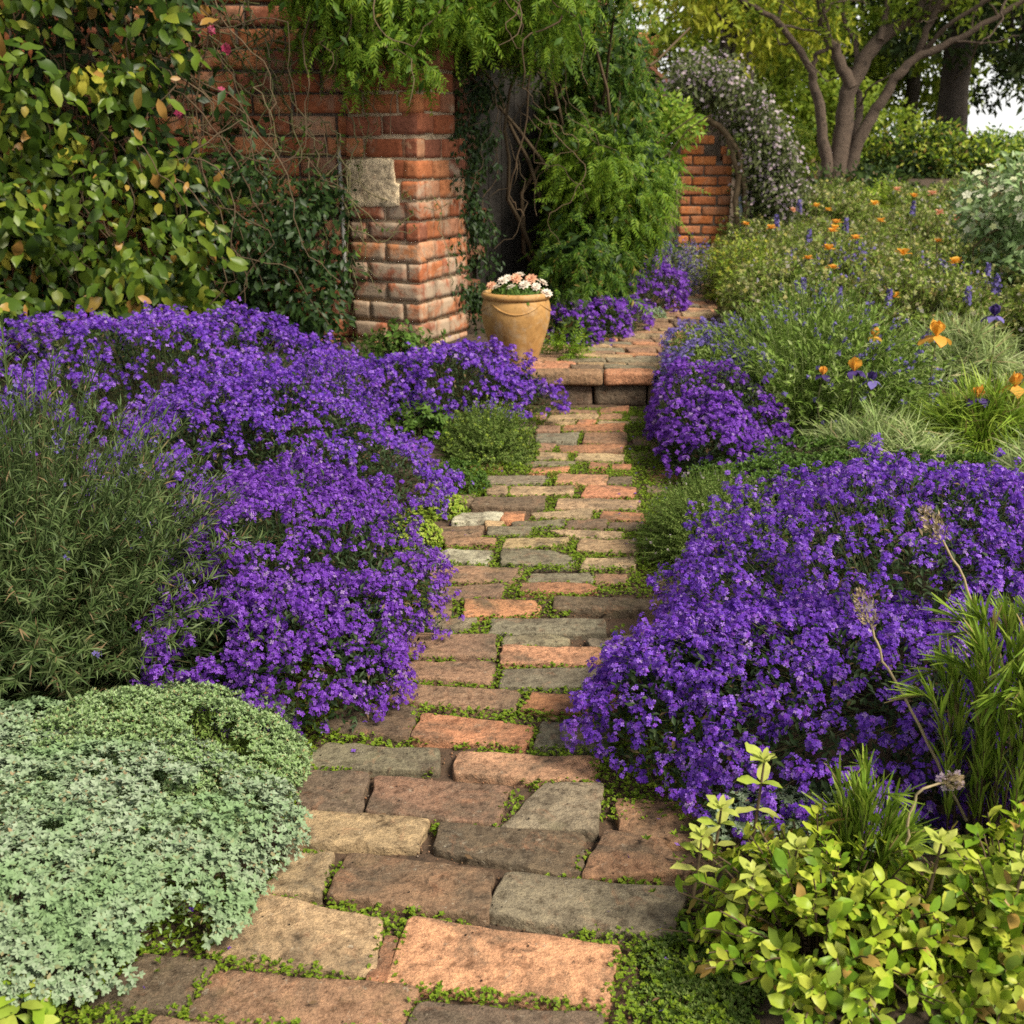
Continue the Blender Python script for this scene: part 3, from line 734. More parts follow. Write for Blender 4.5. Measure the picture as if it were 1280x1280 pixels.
o = mb.build("glazed_post", rough_mat("blue_glaze", (0.13, 0.17, 0.24), (0.2, 0.24, 0.31), 20, 0.4, 0.1)); o["label"] = "short blue-grey post beside the far orange brick pier"; o["category"] = "post"
mb = MB()
for k in range(2):
    limb(mb, [(2.40 + k * .1, 12.36, 0.2), (2.40 + k * .08, 12.36, 0.9), (2.36 + k * .05, 12.36, 1.25), (2.22 + k * .03, 12.36, 1.55), (2.0, 12.36, 1.70), (1.7, 12.36, 1.66)], 0.035, 0.025, 6, 0.01, k)
ARCHSTEM = mb

# ------------------------------------------------------------------ clay pot
def lathe(mb, prof, cen, n=56, amp=0.0, seed=0, closed=False):
    p = np.array(prof, float); a = np.arange(n) * 2 * np.pi / n
    V = np.stack([p[:, None, 0] * np.cos(a), p[:, None, 0] * np.sin(a), np.repeat(p[:, 1:2], n, 1)], -1).reshape(-1, 3)
    if amp: V = V + nz(V * [1, 1, 0]) * (amp * wave(V, seed, 9))[:, None]
    i, j = np.meshgrid(np.arange(len(p) - 1), np.arange(n), indexing='ij'); j2 = (j + 1) % n
    L = np.stack([i * n + j, i * n + j2, (i + 1) * n + j2, (i + 1) * n + j], -1).reshape(-1)
    mb.add(V + np.array(cen), L, np.full((len(p) - 1) * n, 4))
def clay_mat():
    m, n, l, out = mat_new("ochre_clay"); tc = n.new("ShaderNodeTexCoord")
    n1 = noise(n, l, tc.outputs["Object"], 4.5, 6, 0.6, 0.4); r1 = ramp(n, [(0.27, 0.135, 0.04), (0.43, 0.235, 0.075), (0.52, 0.32, 0.13)], pos=[0.3, 0.5, 0.7]); l.new(n1.outputs[0], r1.inputs[0])
    n2 = noise(n, l, tc.outputs["Object"], 26, 8, 0.7); r2 = ramp(n, [(0.65, 0.62, 0.58), (1, 1, 1), (1.15, 1.15, 1.15)], pos=[0.28, 0.48, 0.7]); l.new(n2.outputs[0], r2.inputs[0])
    c = mixc(n, l, r1.outputs[0], r2.outputs[0], 1.0, 'MULTIPLY')
    # dark drip stain low on the belly
    sx = n.new("ShaderNodeVectorMath"); sx.operation = 'DISTANCE'; l.new(tc.outputs["Object"], sx.inputs[0]); sx.inputs[1].default_value = (-0.06, -0.19, 0.15)
    ad = n.new("ShaderNodeMath"); ad.operation = 'MULTIPLY_ADD'; l.new(n2.outputs[0], ad.inputs[0]); ad.inputs[1].default_value = 0.05; l.new(sx.outputs["Value"], ad.inputs[2])
    r3 = ramp(n, [(0.75, 0.75, 0.75), (0, 0, 0)], pos=[0.055, 0.085]); l.new(ad.outputs[0], r3.inputs[0])
    c = mixc(n, l, c, (0.07, 0.035, 0.02), r3.outputs[0])
    n9 = noise(n, l, tc.outputs["Object"], 7, 7, 0.7, 0.8); r9 = ramp(n, [(0, 0, 0), (0.6, 0.6, 0.6)], pos=[0.52, 0.68]); l.new(n9.outputs[0], r9.inputs[0]); c = mixc(n, l, c, (0.52, 0.42, 0.28), r9.outputs[0])
    n10 = noise(n, l, tc.outputs["Object"], 5, 7, 0.7, 1.2); r10 = ramp(n, [(0, 0, 0), (0.6, 0.6, 0.6)], pos=[0.55, 0.72]); l.new(n10.outputs[0], r10.inputs[0]); c = mixc(n, l, c, (0.16, 0.085, 0.03), r10.outputs[0])
    b = n.new("ShaderNodeBsdfPrincipled"); l.new(c, b.inputs["Base Color"]); b.inputs["Roughness"].default_value = 0.72; b.inputs["Specular IOR Level"].default_value = 0.3
    bump(n, l, b, n2.outputs[0], 0.35, 0.006); l.new(b.outputs[0], out.inputs[0]); return m
CLAY = clay_mat(); PX, PY, PZ = 0.025, 6.92, 0.105
pot = thing("clay_pot", "large ochre clay pot with pale flowers growing in it, beside the step", "pot", (PX, PY, PZ))
mb = MB(); lathe(mb, [(0.0, 0.002), (0.10, 0.0), (0.115, 0.012), (0.135, 0.08), (0.165, 0.17), (0.192, 0.26), (0.207, 0.33), (0.211, 0.38), (0.207, 0.42), (0.199, 0.445), (0.192, 0.455), (0.17, 0.455), (0.17, 0.40), (0.0, 0.40)], (PX, PY, PZ), 64, 0.0035, 4)
mb.build("body", CLAY, pot)
mb = MB(); lathe(mb, [(0.170, 0.454), (0.196, 0.452), (0.2085, 0.459), (0.214, 0.470), (0.213, 0.483), (0.205, 0.492), (0.19, 0.495), (0.178, 0.49), (0.170, 0.47), (0.170, 0.454)], (PX, PY, PZ), 64, 0.003, 6)
mb.build("rim", CLAY, pot)
mb = MB()
for s0 in (0.0, math.pi / 2, math.pi, 1.5 * math.pi):     # modelled swags below the rim
    ts = np.linspace(0, 1, 16); a = s0 + ts * math.pi / 2 - math.pi / 4; z = 0.435 - 0.055 * np.sin(ts * np.pi)
    r = np.interp(z, [0.33, 0.38, 0.42, 0.445], [0.207, 0.211, 0.207, 0.199]) + 0.001
    tubes(mb, np.stack([PX + r * np.cos(a), PY + r * np.sin(a), PZ + z], -1)[None], np.full((1, 16), 0.0055), 6)
mb.build("garland", CLAY, pot)
mb = MB(); lathe(mb, [(0.171, 0.44), (0.09, 0.452), (0.0, 0.458)], (PX, PY, PZ), 32, 0.004, 2)
mb.build("soil", JOINT, pot)

# ------------------------------------------------------------------ plant generators
def arcs(n, c, rx, ry, h, rg, spread=0.45, lump=0.12, rise=0.45, K=6, seed=0, shell=(0.85, 1.0), rot=0, freq=6, steep=0.0):
    tips, nrm = dome(n if steep == 0 else n * 4, (0, 0, 0), rx, ry, h, 0, rg, lump, freq, shell, 0.02, seed)
    if steep > 0:
        tips = tips[nrm[:, 2] * 0 + tips[:, 2] / h > steep][:n]; n = len(tips)
    base = tips * np.array([spread, spread, 0]) * rg.uniform(0.5, 1, (n, 1))
    ctrl = base + (tips - base) * 0.35; ctrl[:, 2] = tips[:, 2] * (0.35 + rise * rg.uniform(0.6, 1.2, n))
    t = np.linspace(0, 1, K)[None, :, None]
    C = (1 - t) ** 2 * base[:, None] + 2 * t * (1 - t) * ctrl[:, None] + t * t * tips[:, None]
    if rot:
        ca, sa = math.cos(rot), math.sin(rot); M = np.array([[ca, -sa, 0], [sa, ca, 0], [0, 0, 1]]); C = C @ M.T
    return C + np.array(c)

def leaves_on(mb, C, m, rg, tmpl, ln, ang=(40, 70), t0=0.2, t1=1.0, up=0.3):
    N, K, _ = C.shape
    i = rg.integers(0, N, m); t = rg.uniform(t0, t1, m) * (K - 1.001); k = t.astype(int); f = (t - k)[:, None]
    P = C[i, k] * (1 - f) + C[i, k + 1] * f; tg = nz(C[i, k + 1] - C[i, k])
    r = rnd_dirs(m, rg); r = nz(r - tg * np.sum(r * tg, 1, keepdims=True)); r[:, 2] += up * 0.5; r = nz(r)
    a = np.radians(rg.uniform(*ang, m))[:, None]
    y = nz(tg * np.cos(a) + r * np.sin(a)); nh = nz(tg + np.array([0, 0, up]) + rnd_dirs(m, rg) * 0.35)
    S = rg.uniform(ln[0], ln[1], m)
    if isinstance(tmpl, list): scatter_mix(mb, tmpl, P, basis_yz(y, nh), S, rg)
    else: scatter(mb, tmpl, P, basis_yz(y, nh), S)

def stems_of(mb, C, r0, r1, sides=3):
    K = C.shape[1]; rad = np.repeat(np.linspace(r0, r1, K)[None], len(C), 0); tubes(mb, C, rad, sides)

STEM = leaf_mat("stem_green", [(0.07, 0.09, 0.03), (0.12, 0.13, 0.05), (0.10, 0.075, 0.04)], 0.7, 0.0)
TWIG = leaf_mat("twig_brown", [(0.09, 0.06, 0.035), (0.14, 0.10, 0.06), (0.07, 0.05, 0.03)], 0.85, 0.0)
STRAW = leaf_mat("straw", [(0.34, 0.26, 0.14), (0.42, 0.34, 0.2), (0.25, 0.18, 0.1)], 0.8, 0.1)
PURPLE = leaf_mat("violet_petals", [(0.09, 0.028, 0.33), (0.15, 0.048, 0.48), (0.22, 0.085, 0.60), (0.36, 0.19, 0.68), (0.14, 0.035, 0.42), (0.28, 0.08, 0.54)], 0.6, 0.25, spec=0.1, patch=(0.12, 0.035, 0.40), patch_scale=13, dry=(0.40, 0.27, 0.55))
PURPLE_D = leaf_mat("deep_violet_petals", [(0.09, 0.022, 0.27), (0.14, 0.035, 0.37), (0.19, 0.055, 0.47), (0.27, 0.11, 0.55), (0.12, 0.025, 0.34)], 0.6, 0.25, spec=0.1, dry=(0.33, 0.22, 0.45))
LAV = leaf_mat("lavender_petals", [(0.16, 0.13, 0.38), (0.24, 0.18, 0.50), (0.10, 0.08, 0.33), (0.2, 0.12, 0.42)], 0.6, 0.2, spec=0.1)
BLUEP = leaf_mat("blue_violet_petals", [(0.15, 0.12, 0.37), (0.22, 0.18, 0.47), (0.10, 0.07, 0.28)], 0.6, 0.2, spec=0.1)
G_DARK = leaf_mat("mound_leaf", [(0.018, 0.038, 0.012), (0.035, 0.065, 0.02), (0.055, 0.085, 0.03)], 0.5, 0.2, dry=(0.16, 0.11, 0.05))
G_ROSE = leaf_mat("rosemary_leaf", [(0.035, 0.065, 0.018), (0.07, 0.115, 0.033), (0.125, 0.165, 0.06), (0.05, 0.09, 0.022)], 0.5, 0.15, dry=(0.20, 0.14, 0.07))
G_SILV = leaf_mat("silver_leaf", [(0.23, 0.30, 0.19), (0.34, 0.41, 0.28), (0.27, 0.35, 0.22), (0.17, 0.26, 0.13)], 0.65, 0.15, patch=(0.20, 0.31, 0.14), patch_scale=5, spec=0.25, dry=(0.30, 0.22, 0.12))
G_SAGE = leaf_mat("pale_green_leaf", [(0.20, 0.32, 0.10), (0.29, 0.42, 0.17), (0.36, 0.46, 0.25), (0.16, 0.27, 0.08)], 0.6, 0.25, spec=0.25, dry=(0.33, 0.27, 0.13))
G_THYME = leaf_mat("thyme_leaf", [(0.09, 0.16, 0.025), (0.15, 0.23, 0.045), (0.23, 0.29, 0.08)], 0.55, 0.25)
G_MID = leaf_mat("mid_green_leaf", [(0.05, 0.11, 0.018), (0.09, 0.17, 0.025), (0.13, 0.22, 0.04)], 0.5, 0.3)
G_LIME = leaf_mat("lime_leaf", [(0.20, 0.33, 0.025), (0.31, 0.43, 0.045), (0.45, 0.50, 0.09), (0.13, 0.26, 0.02)], 0.45, 0.3)
G_LIMED = leaf_mat("lime_shrub_leaf", [(0.13, 0.26, 0.02), (0.25, 0.39, 0.025), (0.39, 0.49, 0.04), (0.52, 0.56, 0.075), (0.09, 0.19, 0.02)], 0.4, 0.3, spec=0.22, dry=(0.42, 0.27, 0.07))
G_LIMETIP = leaf_mat("young_lime_leaf", [(0.45, 0.52, 0.10), (0.55, 0.58, 0.15), (0.35, 0.46, 0.06)], 0.4, 0.3)
G_BLADE = leaf_mat("blade_leaf", [(0.15, 0.26, 0.025), (0.25, 0.38, 0.04), (0.35, 0.45, 0.065), (0.10, 0.19, 0.02)], 0.45, 0.25, dry=(0.34, 0.26, 0.11))
G_PALE = leaf_mat("pale_blade", [(0.28, 0.37, 0.11), (0.40, 0.47, 0.2), (0.20, 0.31, 0.08), (0.48, 0.51, 0.28)], 0.5, 0.25, dry=(0.42, 0.33, 0.18))
G_CATM = leaf_mat("catmint_leaf", [(0.09, 0.165, 0.02), (0.15, 0.245, 0.035), (0.22, 0.32, 0.06), (0.34, 0.41, 0.16)], 0.55, 0.25)
G_MEAD = leaf_mat("meadow_leaf", [(0.17, 0.26, 0.035), (0.24, 0.34, 0.05), (0.33, 0.41, 0.09), (0.13, 0.22, 0.028)], 0.6, 0.3, dry=(0.34, 0.26, 0.12))
G_SEED = leaf_mat("meadow_heads", [(0.32, 0.37, 0.13), (0.42, 0.40, 0.16), (0.28, 0.32, 0.16), (0.42, 0.36, 0.08), (0.32, 0.30, 0.38)], 0.7, 0.2)
G_IVY = leaf_mat("climber_leaf", [(0.026, 0.054, 0.007), (0.052, 0.10, 0.011), (0.09, 0.155, 0.016), (0.15, 0.22, 0.023), (0.04, 0.085, 0.011), (0.27, 0.31, 0.035)], 0.38, 0.3, spec=0.25, dry=(0.36, 0.20, 0.05))
G_IVYSHADE = leaf_mat("shade_dark_climber_leaf", [(0.010, 0.026, 0.006), (0.022, 0.048, 0.010), (0.038, 0.072, 0.015)], 0.45, 0.08, spec=0.22)  # leaf colour taken near black to paint shade into the recesses
G_YEL = leaf_mat("yellow_leaf", [(0.5, 0.5, 0.06), (0.6, 0.52, 0.08), (0.42, 0.46, 0.06)], 0.5, 0.35)
G_WIST = leaf_mat("feathery_leaf", [(0.035, 0.085, 0.01), (0.065, 0.14, 0.015), (0.11, 0.2, 0.02), (0.16, 0.26, 0.03)], 0.45, 0.35, dry=(0.28, 0.22, 0.05))
G_WISTB = leaf_mat("bright_feathery_leaf", [(0.10, 0.20, 0.015), (0.17, 0.29, 0.022), (0.26, 0.37, 0.035)], 0.45, 0.4)
G_HEDGE = leaf_mat("hedge_leaf", [(0.02, 0.045, 0.01), (0.04, 0.075, 0.015), (0.07, 0.11, 0.02)], 0.45, 0.25, dry=(0.2,0.13,0.05))
G_TREE = leaf_mat("tree_leaf", [(0.12, 0.20, 0.018), (0.22, 0.31, 0.028), (0.35, 0.42, 0.05)], 0.5, 0.45)
G_TREEY = leaf_mat("yellow_tree_leaf", [(0.28, 0.35, 0.022), (0.42, 0.46, 0.04), (0.54, 0.53, 0.07)], 0.5, 0.5)
G_TREED = leaf_mat("dark_tree_leaf", [(0.025, 0.05, 0.015), (0.05, 0.08, 0.02), (0.08, 0.11, 0.03)], 0.5, 0.3)
G_ARCH = leaf_mat("arch_leaf", [(0.07, 0.10, 0.03), (0.12, 0.15, 0.05), (0.17, 0.19, 0.08)], 0.55, 0.3)
PINKW = leaf_mat("pale_pink_petals", [(0.42, 0.31, 0.36), (0.50, 0.42, 0.45), (0.34, 0.25, 0.35), (0.56, 0.5, 0.5)], 0.6, 0.3)
WHITEP = leaf_mat("cream_petals", [(0.75, 0.68, 0.55), (0.8, 0.76, 0.66), (0.78, 0.55, 0.45)], 0.55, 0.25)
CREAM = leaf_mat("cream_white_petals", [(0.7, 0.7, 0.48), (0.78, 0.78, 0.62), (0.6, 0.64, 0.3)], 0.55, 0.3)
ORANGE = leaf_mat("orange_petals", [(0.80, 0.37, 0.05), (0.85, 0.46, 0.09), (0.76, 0.30, 0.035)], 0.5, 0.35)
ORANGEY = leaf_mat("amber_petals", [(0.85, 0.43, 0.05), (0.88, 0.52, 0.10), (0.8, 0.36, 0.03)], 0.5, 0.35)
PEACH = leaf_mat("peach_petals", [(0.8, 0.42, 0.24), (0.82, 0.5, 0.33), (0.75, 0.32, 0.2)], 0.5, 0.35)
DVIO = leaf_mat("iris_fall", [(0.05, 0.03, 0.14), (0.09, 0.05, 0.22), (0.07, 0.05, 0.17)], 0.6, 0.2)
MAGENTA = leaf_mat("magenta_petals", [(0.4, 0.04, 0.12), (0.5, 0.12, 0.2)], 0.5, 0.3)
G_MOSS = leaf_mat("moss_leaf", [(0.10, 0.18, 0.012), (0.17, 0.27, 0.018), (0.26, 0.35, 0.03), (0.07, 0.12, 0.012)], 0.6, 0.3)

FL4 = [floret_t(4, c, w_) for c, w_ in ((0.2, 0.8), (0.35, 0.75), (0.05, 0.85))]
FL5 = [floret_t(5, 0.3, 0.7), floret_t(5, 0.15, 0.75)]
SML = [diamond_t(0.42, 0.2, 0.1), diamond_t(0.34, 0.2, 0.25)]
OVAL = [leaf_t(0.5, 4, 0.15, 0.2), leaf_t(0.45, 4, 0.2, 0.4, 0.5), leaf_t(0.55, 4, 0.1, 0.1)]
def bent(t, seed, a=0.035):
    v, l_, t_ = t; r_ = np.random.default_rng(seed); return v + r_.normal(0, a, v.shape) * np.array([1, .5, 1.2]) * np.clip(v[:, 1:2] * 1.5, 0, 1), l_, t_
OVAL = [bent(OVAL[i % 3], i) for i in range(5)] + [bent(leaf_t(.36, 4, .2, .5, .5), 8), bent(leaf_t(.62, 4, .22, .3, .58), 9)]
OVALS = [leaf_t(0.5, 2, 0.15, 0.2, 0.5, 0.06), leaf_t(0.45, 2, 0.2, 0.35, 0.5, 0.06)]
LANCE = [leaf_t(0.075, 4, 0.2, 0.15, 0.5), leaf_t(0.065, 4, 0.25, -0.08, 0.55), leaf_t(0.085, 4, 0.2, 0.25, 0.45)]
NEEDLE = [blade_t(0.10, 2, 0.25), blade_t(0.085, 2, -0.2), blade_t(0.095, 2, 0.5)]
BLADES = [blade_t(0.032, 5, 0.35), blade_t(0.026, 5, 0.75), blade_t(0.036, 5, 0.1), blade_t(0.028, 5, 1.1)]
def frond_t(pairs=8, drop=0.45, ll=0.3, seed=0):
    rg = np.random.default_rng(seed); ts = np.linspace(0.12, 1, pairs); parts = []
    d = diamond_t(0.3, 0.2, 0.2)
    V = []; L = []; T = []
    for t in np.linspace(0, 1, 5): V += [(-0.008, t, -drop * t * t), (0.008, t, -drop * t * t)]
    for i in range(4): L += [2 * i, 2 * i + 1, 2 * i + 3, 2 * i + 2]; T.append(4)
    parts.append((np.array(V), np.array(L), np.array(T)))
    for t in ts:
        for s in (-1, 1):
            y = (s * math.cos(0.6 + rg.normal(0, .12)), 0.75, -0.35 + rg.normal(0, .2) - drop * t)
            parts.append(xf(d, y, (rg.normal(0, .25), 0.3, 1), ll * (1 - 0.45 * t) * rg.uniform(.85, 1.15), (0, t, -drop * t * t)))
    return join(parts)
FROND = [frond_t(8, 0.5, 0.32, 1), frond_t(9, 0.8, 0.28, 2), frond_t(7, 0.25, 0.36, 3)]
def rosette_t(k, lf, tilt, seed, sizes=(0.8, 1.1)):
    rg = np.random.default_rng(seed); parts = []
    for i in range(k):
        a = 2 * math.pi * i / k + rg.normal(0, .2); e = math.radians(rg.uniform(*tilt))
        y = (math.cos(a) * math.cos(e), math.sin(a) * math.cos(e), math.sin(e)); n = (-math.cos(a) * math.sin(e), -math.sin(a) * math.sin(e), math.cos(e))
        parts.append(xf(lf, y, n, rg.uniform(*sizes)))
    return join(parts)
ROS_S = [rosette_t(6, leaf_t(0.62, 2, 0.2, 0.2, 0.55, 0.15), (5, 55), s) for s in (1, 2, 3)]
ROS_F = [rosette_t(6, diamond_t(0.5, 0.15, 0.1), (10, 60), s) for s in (4, 5)]
ROS_M = [rosette_t(5, diamond_t(0.8, 0.15, 0.15), (0, 35), s) for s in (6, 7, 8)]

def Zg(x, y): return float(gz(x, y))

def stuffpart(o): o["kind"] = "stuff"; return o

def flower_mound(name, label, x, y, rx, ry, h, rot, seed, nclu, per, fr, cr, nleaf, petal=PURPLE, leafm=G_DARK, group=None, lump=0.13, freq=7, gap=0.75, cat="flowers", leaf_len=(0.016, 0.03), z0=None, elong=0.6, extra=()):
    rg = np.random.default_rng(seed); z0 = Zg(x, y) if z0 is None else z0
    c = np.array([x, y, z0]); root = thing(name, label, cat, c, group)
    parts = [(0.0, 0.0, rx, ry, h, rot)] + list(extra)
    wts = np.array([a_[2] * a_[3] + 0.8 * a_[4] * (a_[2] + a_[3]) for a_ in parts]); wts /= wts.sum()
    def shell_pts(n, sh, zm):
        PP = []; NN = []
        for i, (ox, oy, ax_, ay_, hh, ro) in enumerate(parts):
            p_, n_ = dome(int(n * wts[i]) + 1, (ox, oy, 0), ax_, ay_, hh, ro, rg, lump, freq, sh, zm, seed + i * 3)
            ok = np.ones(len(p_), bool)
            for j, (qx, qy, bx, by, bh, br) in enumerate(parts):
                if j == i: continue
                u_ = p_ - [qx, qy, 0]; ca, sa = math.cos(br), math.sin(br)
                e_ = ((u_[:, 0] * ca + u_[:, 1] * sa) / bx) ** 2 + ((-u_[:, 0] * sa + u_[:, 1] * ca) / by) ** 2 + (u_[:, 2] / bh) ** 2
                ok &= e_ > 0.5
            PP.append(p_[ok]); NN.append(n_[ok])
        return np.concatenate(PP), np.concatenate(NN)
    p, nrm = shell_pts(nclu, (0.95, 1.05), 0.015)
    g = wave(p, seed + 31, 16) + 0.8 * wave(p, seed + 32, 38) - 0.25 * np.clip((0.08 - p[:, 2]) / 0.08, 0, 1)
    thr = np.quantile(g, 1 - gap); k = (g > thr) | (rg.uniform(0, 1, len(g)) < 0.18); p, nrm = p[k], nrm[k]
    hi = rg.uniform(0, 1, len(p)) < 0.07; p = p + (nrm * .4 + np.array([0, 0, .8])) * (hi * rg.uniform(.012, .045, len(p)))[:, None]
    ax = nz(nrm * 0.6 + np.array([0, 0, 0.75]) + rg.normal(0, 0.25, p.shape))
    # racemes of florets
    N = len(p); csz = rg.uniform(0.65, 1.25, N)
    cnt = np.maximum(3, (per * csz ** 1.5 * rg.uniform(0.6, 1.2, N)).astype(int)); ci = np.repeat(np.arange(N), cnt)
    d = rnd_dirs(len(ci), rg); up = np.sum(d * ax[ci], 1, keepdims=True); d = nz(d + ax[ci] * np.where(up < -0.1, 1.1, 0.25))
    off = d * cr * csz[ci, None] * rg.uniform(0.55, 1.0, (len(ci), 1)) + ax[ci] * (rg.uniform(-1, 1, (len(ci), 1)) * cr * elong * csz[ci, None])
    P = c + p[ci] + off; zd = nz(d * 0.9 + ax[ci] * 0.35 + rg.normal(0, 0.2, d.shape))
    P[:, 2] = np.maximum(P[:, 2], z0 + 0.006)
    mb = MB(); scatter_mix(mb, FL4, P, basis_z(zd, rg.uniform(0, 6.28, len(P))), fr * rg.uniform(0.65, 1.15, len(P)), rg)
    stuffpart(mb.build("blossoms", petal, root))
    mb = MB(); ns = min(N, 900); si = rg.choice(N, ns, replace=False)
    base = p[si] * np.array([0.5, 0.5, 0]); ctrl = p[si] * np.array([0.75, 0.75, 0.45]); t = np.linspace(0, 1, 5)[None, :, None]
    C = (1 - t) ** 2 * base[:, None] + 2 * t * (1 - t) * ctrl[:, None] + t * t * p[si][:, None] + c
    stems_of(mb, C, 0.0016, 0.0009)
    stuffpart(mb.build("stems", STEM, root))
    mb = MB(); lp, ln = shell_pts(nleaf, (0.60, 0.99), 0.004); nleaf = len(lp)
    yd = nz(ln * 0.45 + rnd_dirs(nleaf, rg) * 0.8 + np.array([0, 0, 0.15])); nh = nz(ln + np.array([0, 0, 0.7]) + rnd_dirs(nleaf, rg) * 0.5)
    scatter_mix(mb, SML, lp + c, basis_yz(yd, nh), rg.uniform(*leaf_len, nleaf), rg)
    stuffpart(mb.build("foliage", leafm, root))
    return root

def leafy_mound(name, label, x, y, rx, ry, h, rot, seed, n, tm, size, mat, cat="plant", lump=0.12, freq=8, inner=0.35, group=None, stems=0, core=G_DARK):
    rg = np.random.default_rng(seed); c = np.array([x, y, Zg(x, y)]); root = thing(name, label, cat, c, group)
    p, nrm = dome(n, (0, 0, 0), rx, ry, h, rot, rg, lump, freq, (0.93, 1.03), 0.006, seed)
    p = p + nrm * (0.010 * wave(p, seed + 3, 60) + 0.006 * wave(p, seed + 4, 130))[:, None]
    p[:, 2] = np.maximum(p[:, 2], 0.005)
    gg = wave(p, seed + 8, 26) + .8 * wave(p, seed + 9, 70); kp = gg > np.quantile(gg, .13); p, nrm = p[kp], nrm[kp]; n = len(p)
    zd = nz(nrm * 0.75 + np.array([0, 0, 0.5]) + rg.normal(0, 0.32, p.shape))
    mb = MB(); scatter_mix(mb, tm, p + c, basis_z(zd, rg.uniform(0, 6.28, n)), rg.uniform(*size, n) , rg)
    stuffpart(mb.build("foliage", mat, root))
    m = int(n * inner * 3); q, qn = dome(m, (0, 0, 0), rx, ry, h, rot, rg, lump, freq, (0.6, 0.93), 0.003, seed)
    mb = MB(); scatter_mix(mb, SML, q + c, basis_yz(rnd_dirs(m, rg), nz(qn + rnd_dirs(m, rg) * .6)), rg.uniform(size[0] * 1.0, size[1] * 1.3, m), rg)
    stuffpart(mb.build("inner_foliage", core, root))
    return root

def bush(name, label, x, y, rx, ry, h, seed, n, m, tm, ln, mat, stem_mat=STEM, stem_r=(0.003, 0.0012), ang=(30, 65), t0=0.15, spread=0.45, lump=0.14, rise=0.45, shell=(0.75, 1.0), cat="plant", group=None, up=0.3, heads=None, rot=0, K=6, z0=None, steep=0.0):
    rg = np.random.default_rng(seed); c = np.array([x, y, Zg(x, y) if z0 is None else z0]); root = thing(name, label, cat, c, group)
    C = arcs(n, c, rx, ry, h, rg, spread, lump, rise, K, seed, shell, rot, 6, steep); n = len(C)
    mb = MB(); stems_of(mb, C, *stem_r); stuffpart(mb.build("stems", stem_mat, root))
    mb = MB(); leaves_on(mb, C, m, rg, tm, ln, ang, t0, 1.0, up); stuffpart(mb.build("foliage", mat, root))
    if heads:
        hd, hmat, frac, per, fr, cr, el = heads
        k = rg.uniform(0, 1, n) < frac; tp = C[k, -1]; tg = nz(C[k, -1] - C[k, -2]); ci = np.repeat(np.arange(len(tp)), per)
        d = rnd_dirs(len(ci), rg); P = tp[ci] + d * cr * rg.uniform(0.3, 1, (len(ci), 1)) + tg[ci] * (rg.uniform(-1, 0.3, (len(ci), 1)) * el)
        mb = MB(); scatter_mix(mb, hd, P, basis_z(nz(d + tg[ci] * .4), rg.uniform(0, 6.28, len(P))), fr * rg.uniform(.7, 1.2, len(P)), rg)
        stuffpart(mb.build("blossoms", hmat, root))
    return root

def cloud(n, clumps, rg, sig, flat=1.0):
    """points in soft clumps: clumps (K,4) = x,y,z,weight"""
    cl = np.asarray(clumps, float); pw = cl[:, 3] / cl[:, 3].sum(); i = rg.choice(len(cl), n, p=pw)
    d = rnd_dirs(n, rg) * (rg.uniform(0, 1, (n, 1)) ** 0.45); d[:, 2] *= flat
    return cl[i, :3] + d * sig * cl[i, 3:4] ** 0.33, d

def ell_clumps(k, c, r, rg, shell=(0.55, 1.0), zlow=-1.0):
    d = rnd_dirs(k * 3, rg); d = d[d[:, 2] > zlow][:k]
    return np.c_[np.array(c) + d * np.array(r) * rg.uniform(*shell, (len(d), 1)), rg.uniform(0.4, 1.4, len(d))]

def leaf_cloud(mb, clumps, n, sig, rg, tm, ln, out=0.6, droop=0.3, flat=0.8, toward=(0, -0.5, 0.4)):
    P, d = cloud(n, clumps, rg, sig, flat)
    y = nz(d * out + rnd_dirs(n, rg) * 0.7 + np.array([0, 0, -droop])); nh = nz(np.array(toward) + rnd_dirs(n, rg) * 0.7 + d * 0.4)
    scatter_mix(mb, tm, P, basis_yz(y, nh), rg.uniform(*ln, n), rg)
    return P

def vines(mb, starts, rg, steps=14, step=0.06, r=(0.006, 0.002), drift=(0, 0, -0.4), wob=0.7, plane=None):
    out = []
    N = len(starts); P = np.array(starts, float); D = nz(rg.normal(size=(N, 3)) + np.array(drift) * 2); C = [P.copy()]
    for _ in range(steps):
        D = nz(D + rg.normal(0, wob, (N, 3)) * 0.6 + np.array(drift) * 0.5)
        if plane is not None: D[:, 1] *= 0.4
        P = P + nz(D) * step; C.append(P.copy())
    C = np.stack(C, 1); rad = np.repeat(np.linspace(r[0], r[1], steps + 1)[None], N, 0); tubes(mb, C, rad, 4)
    return C

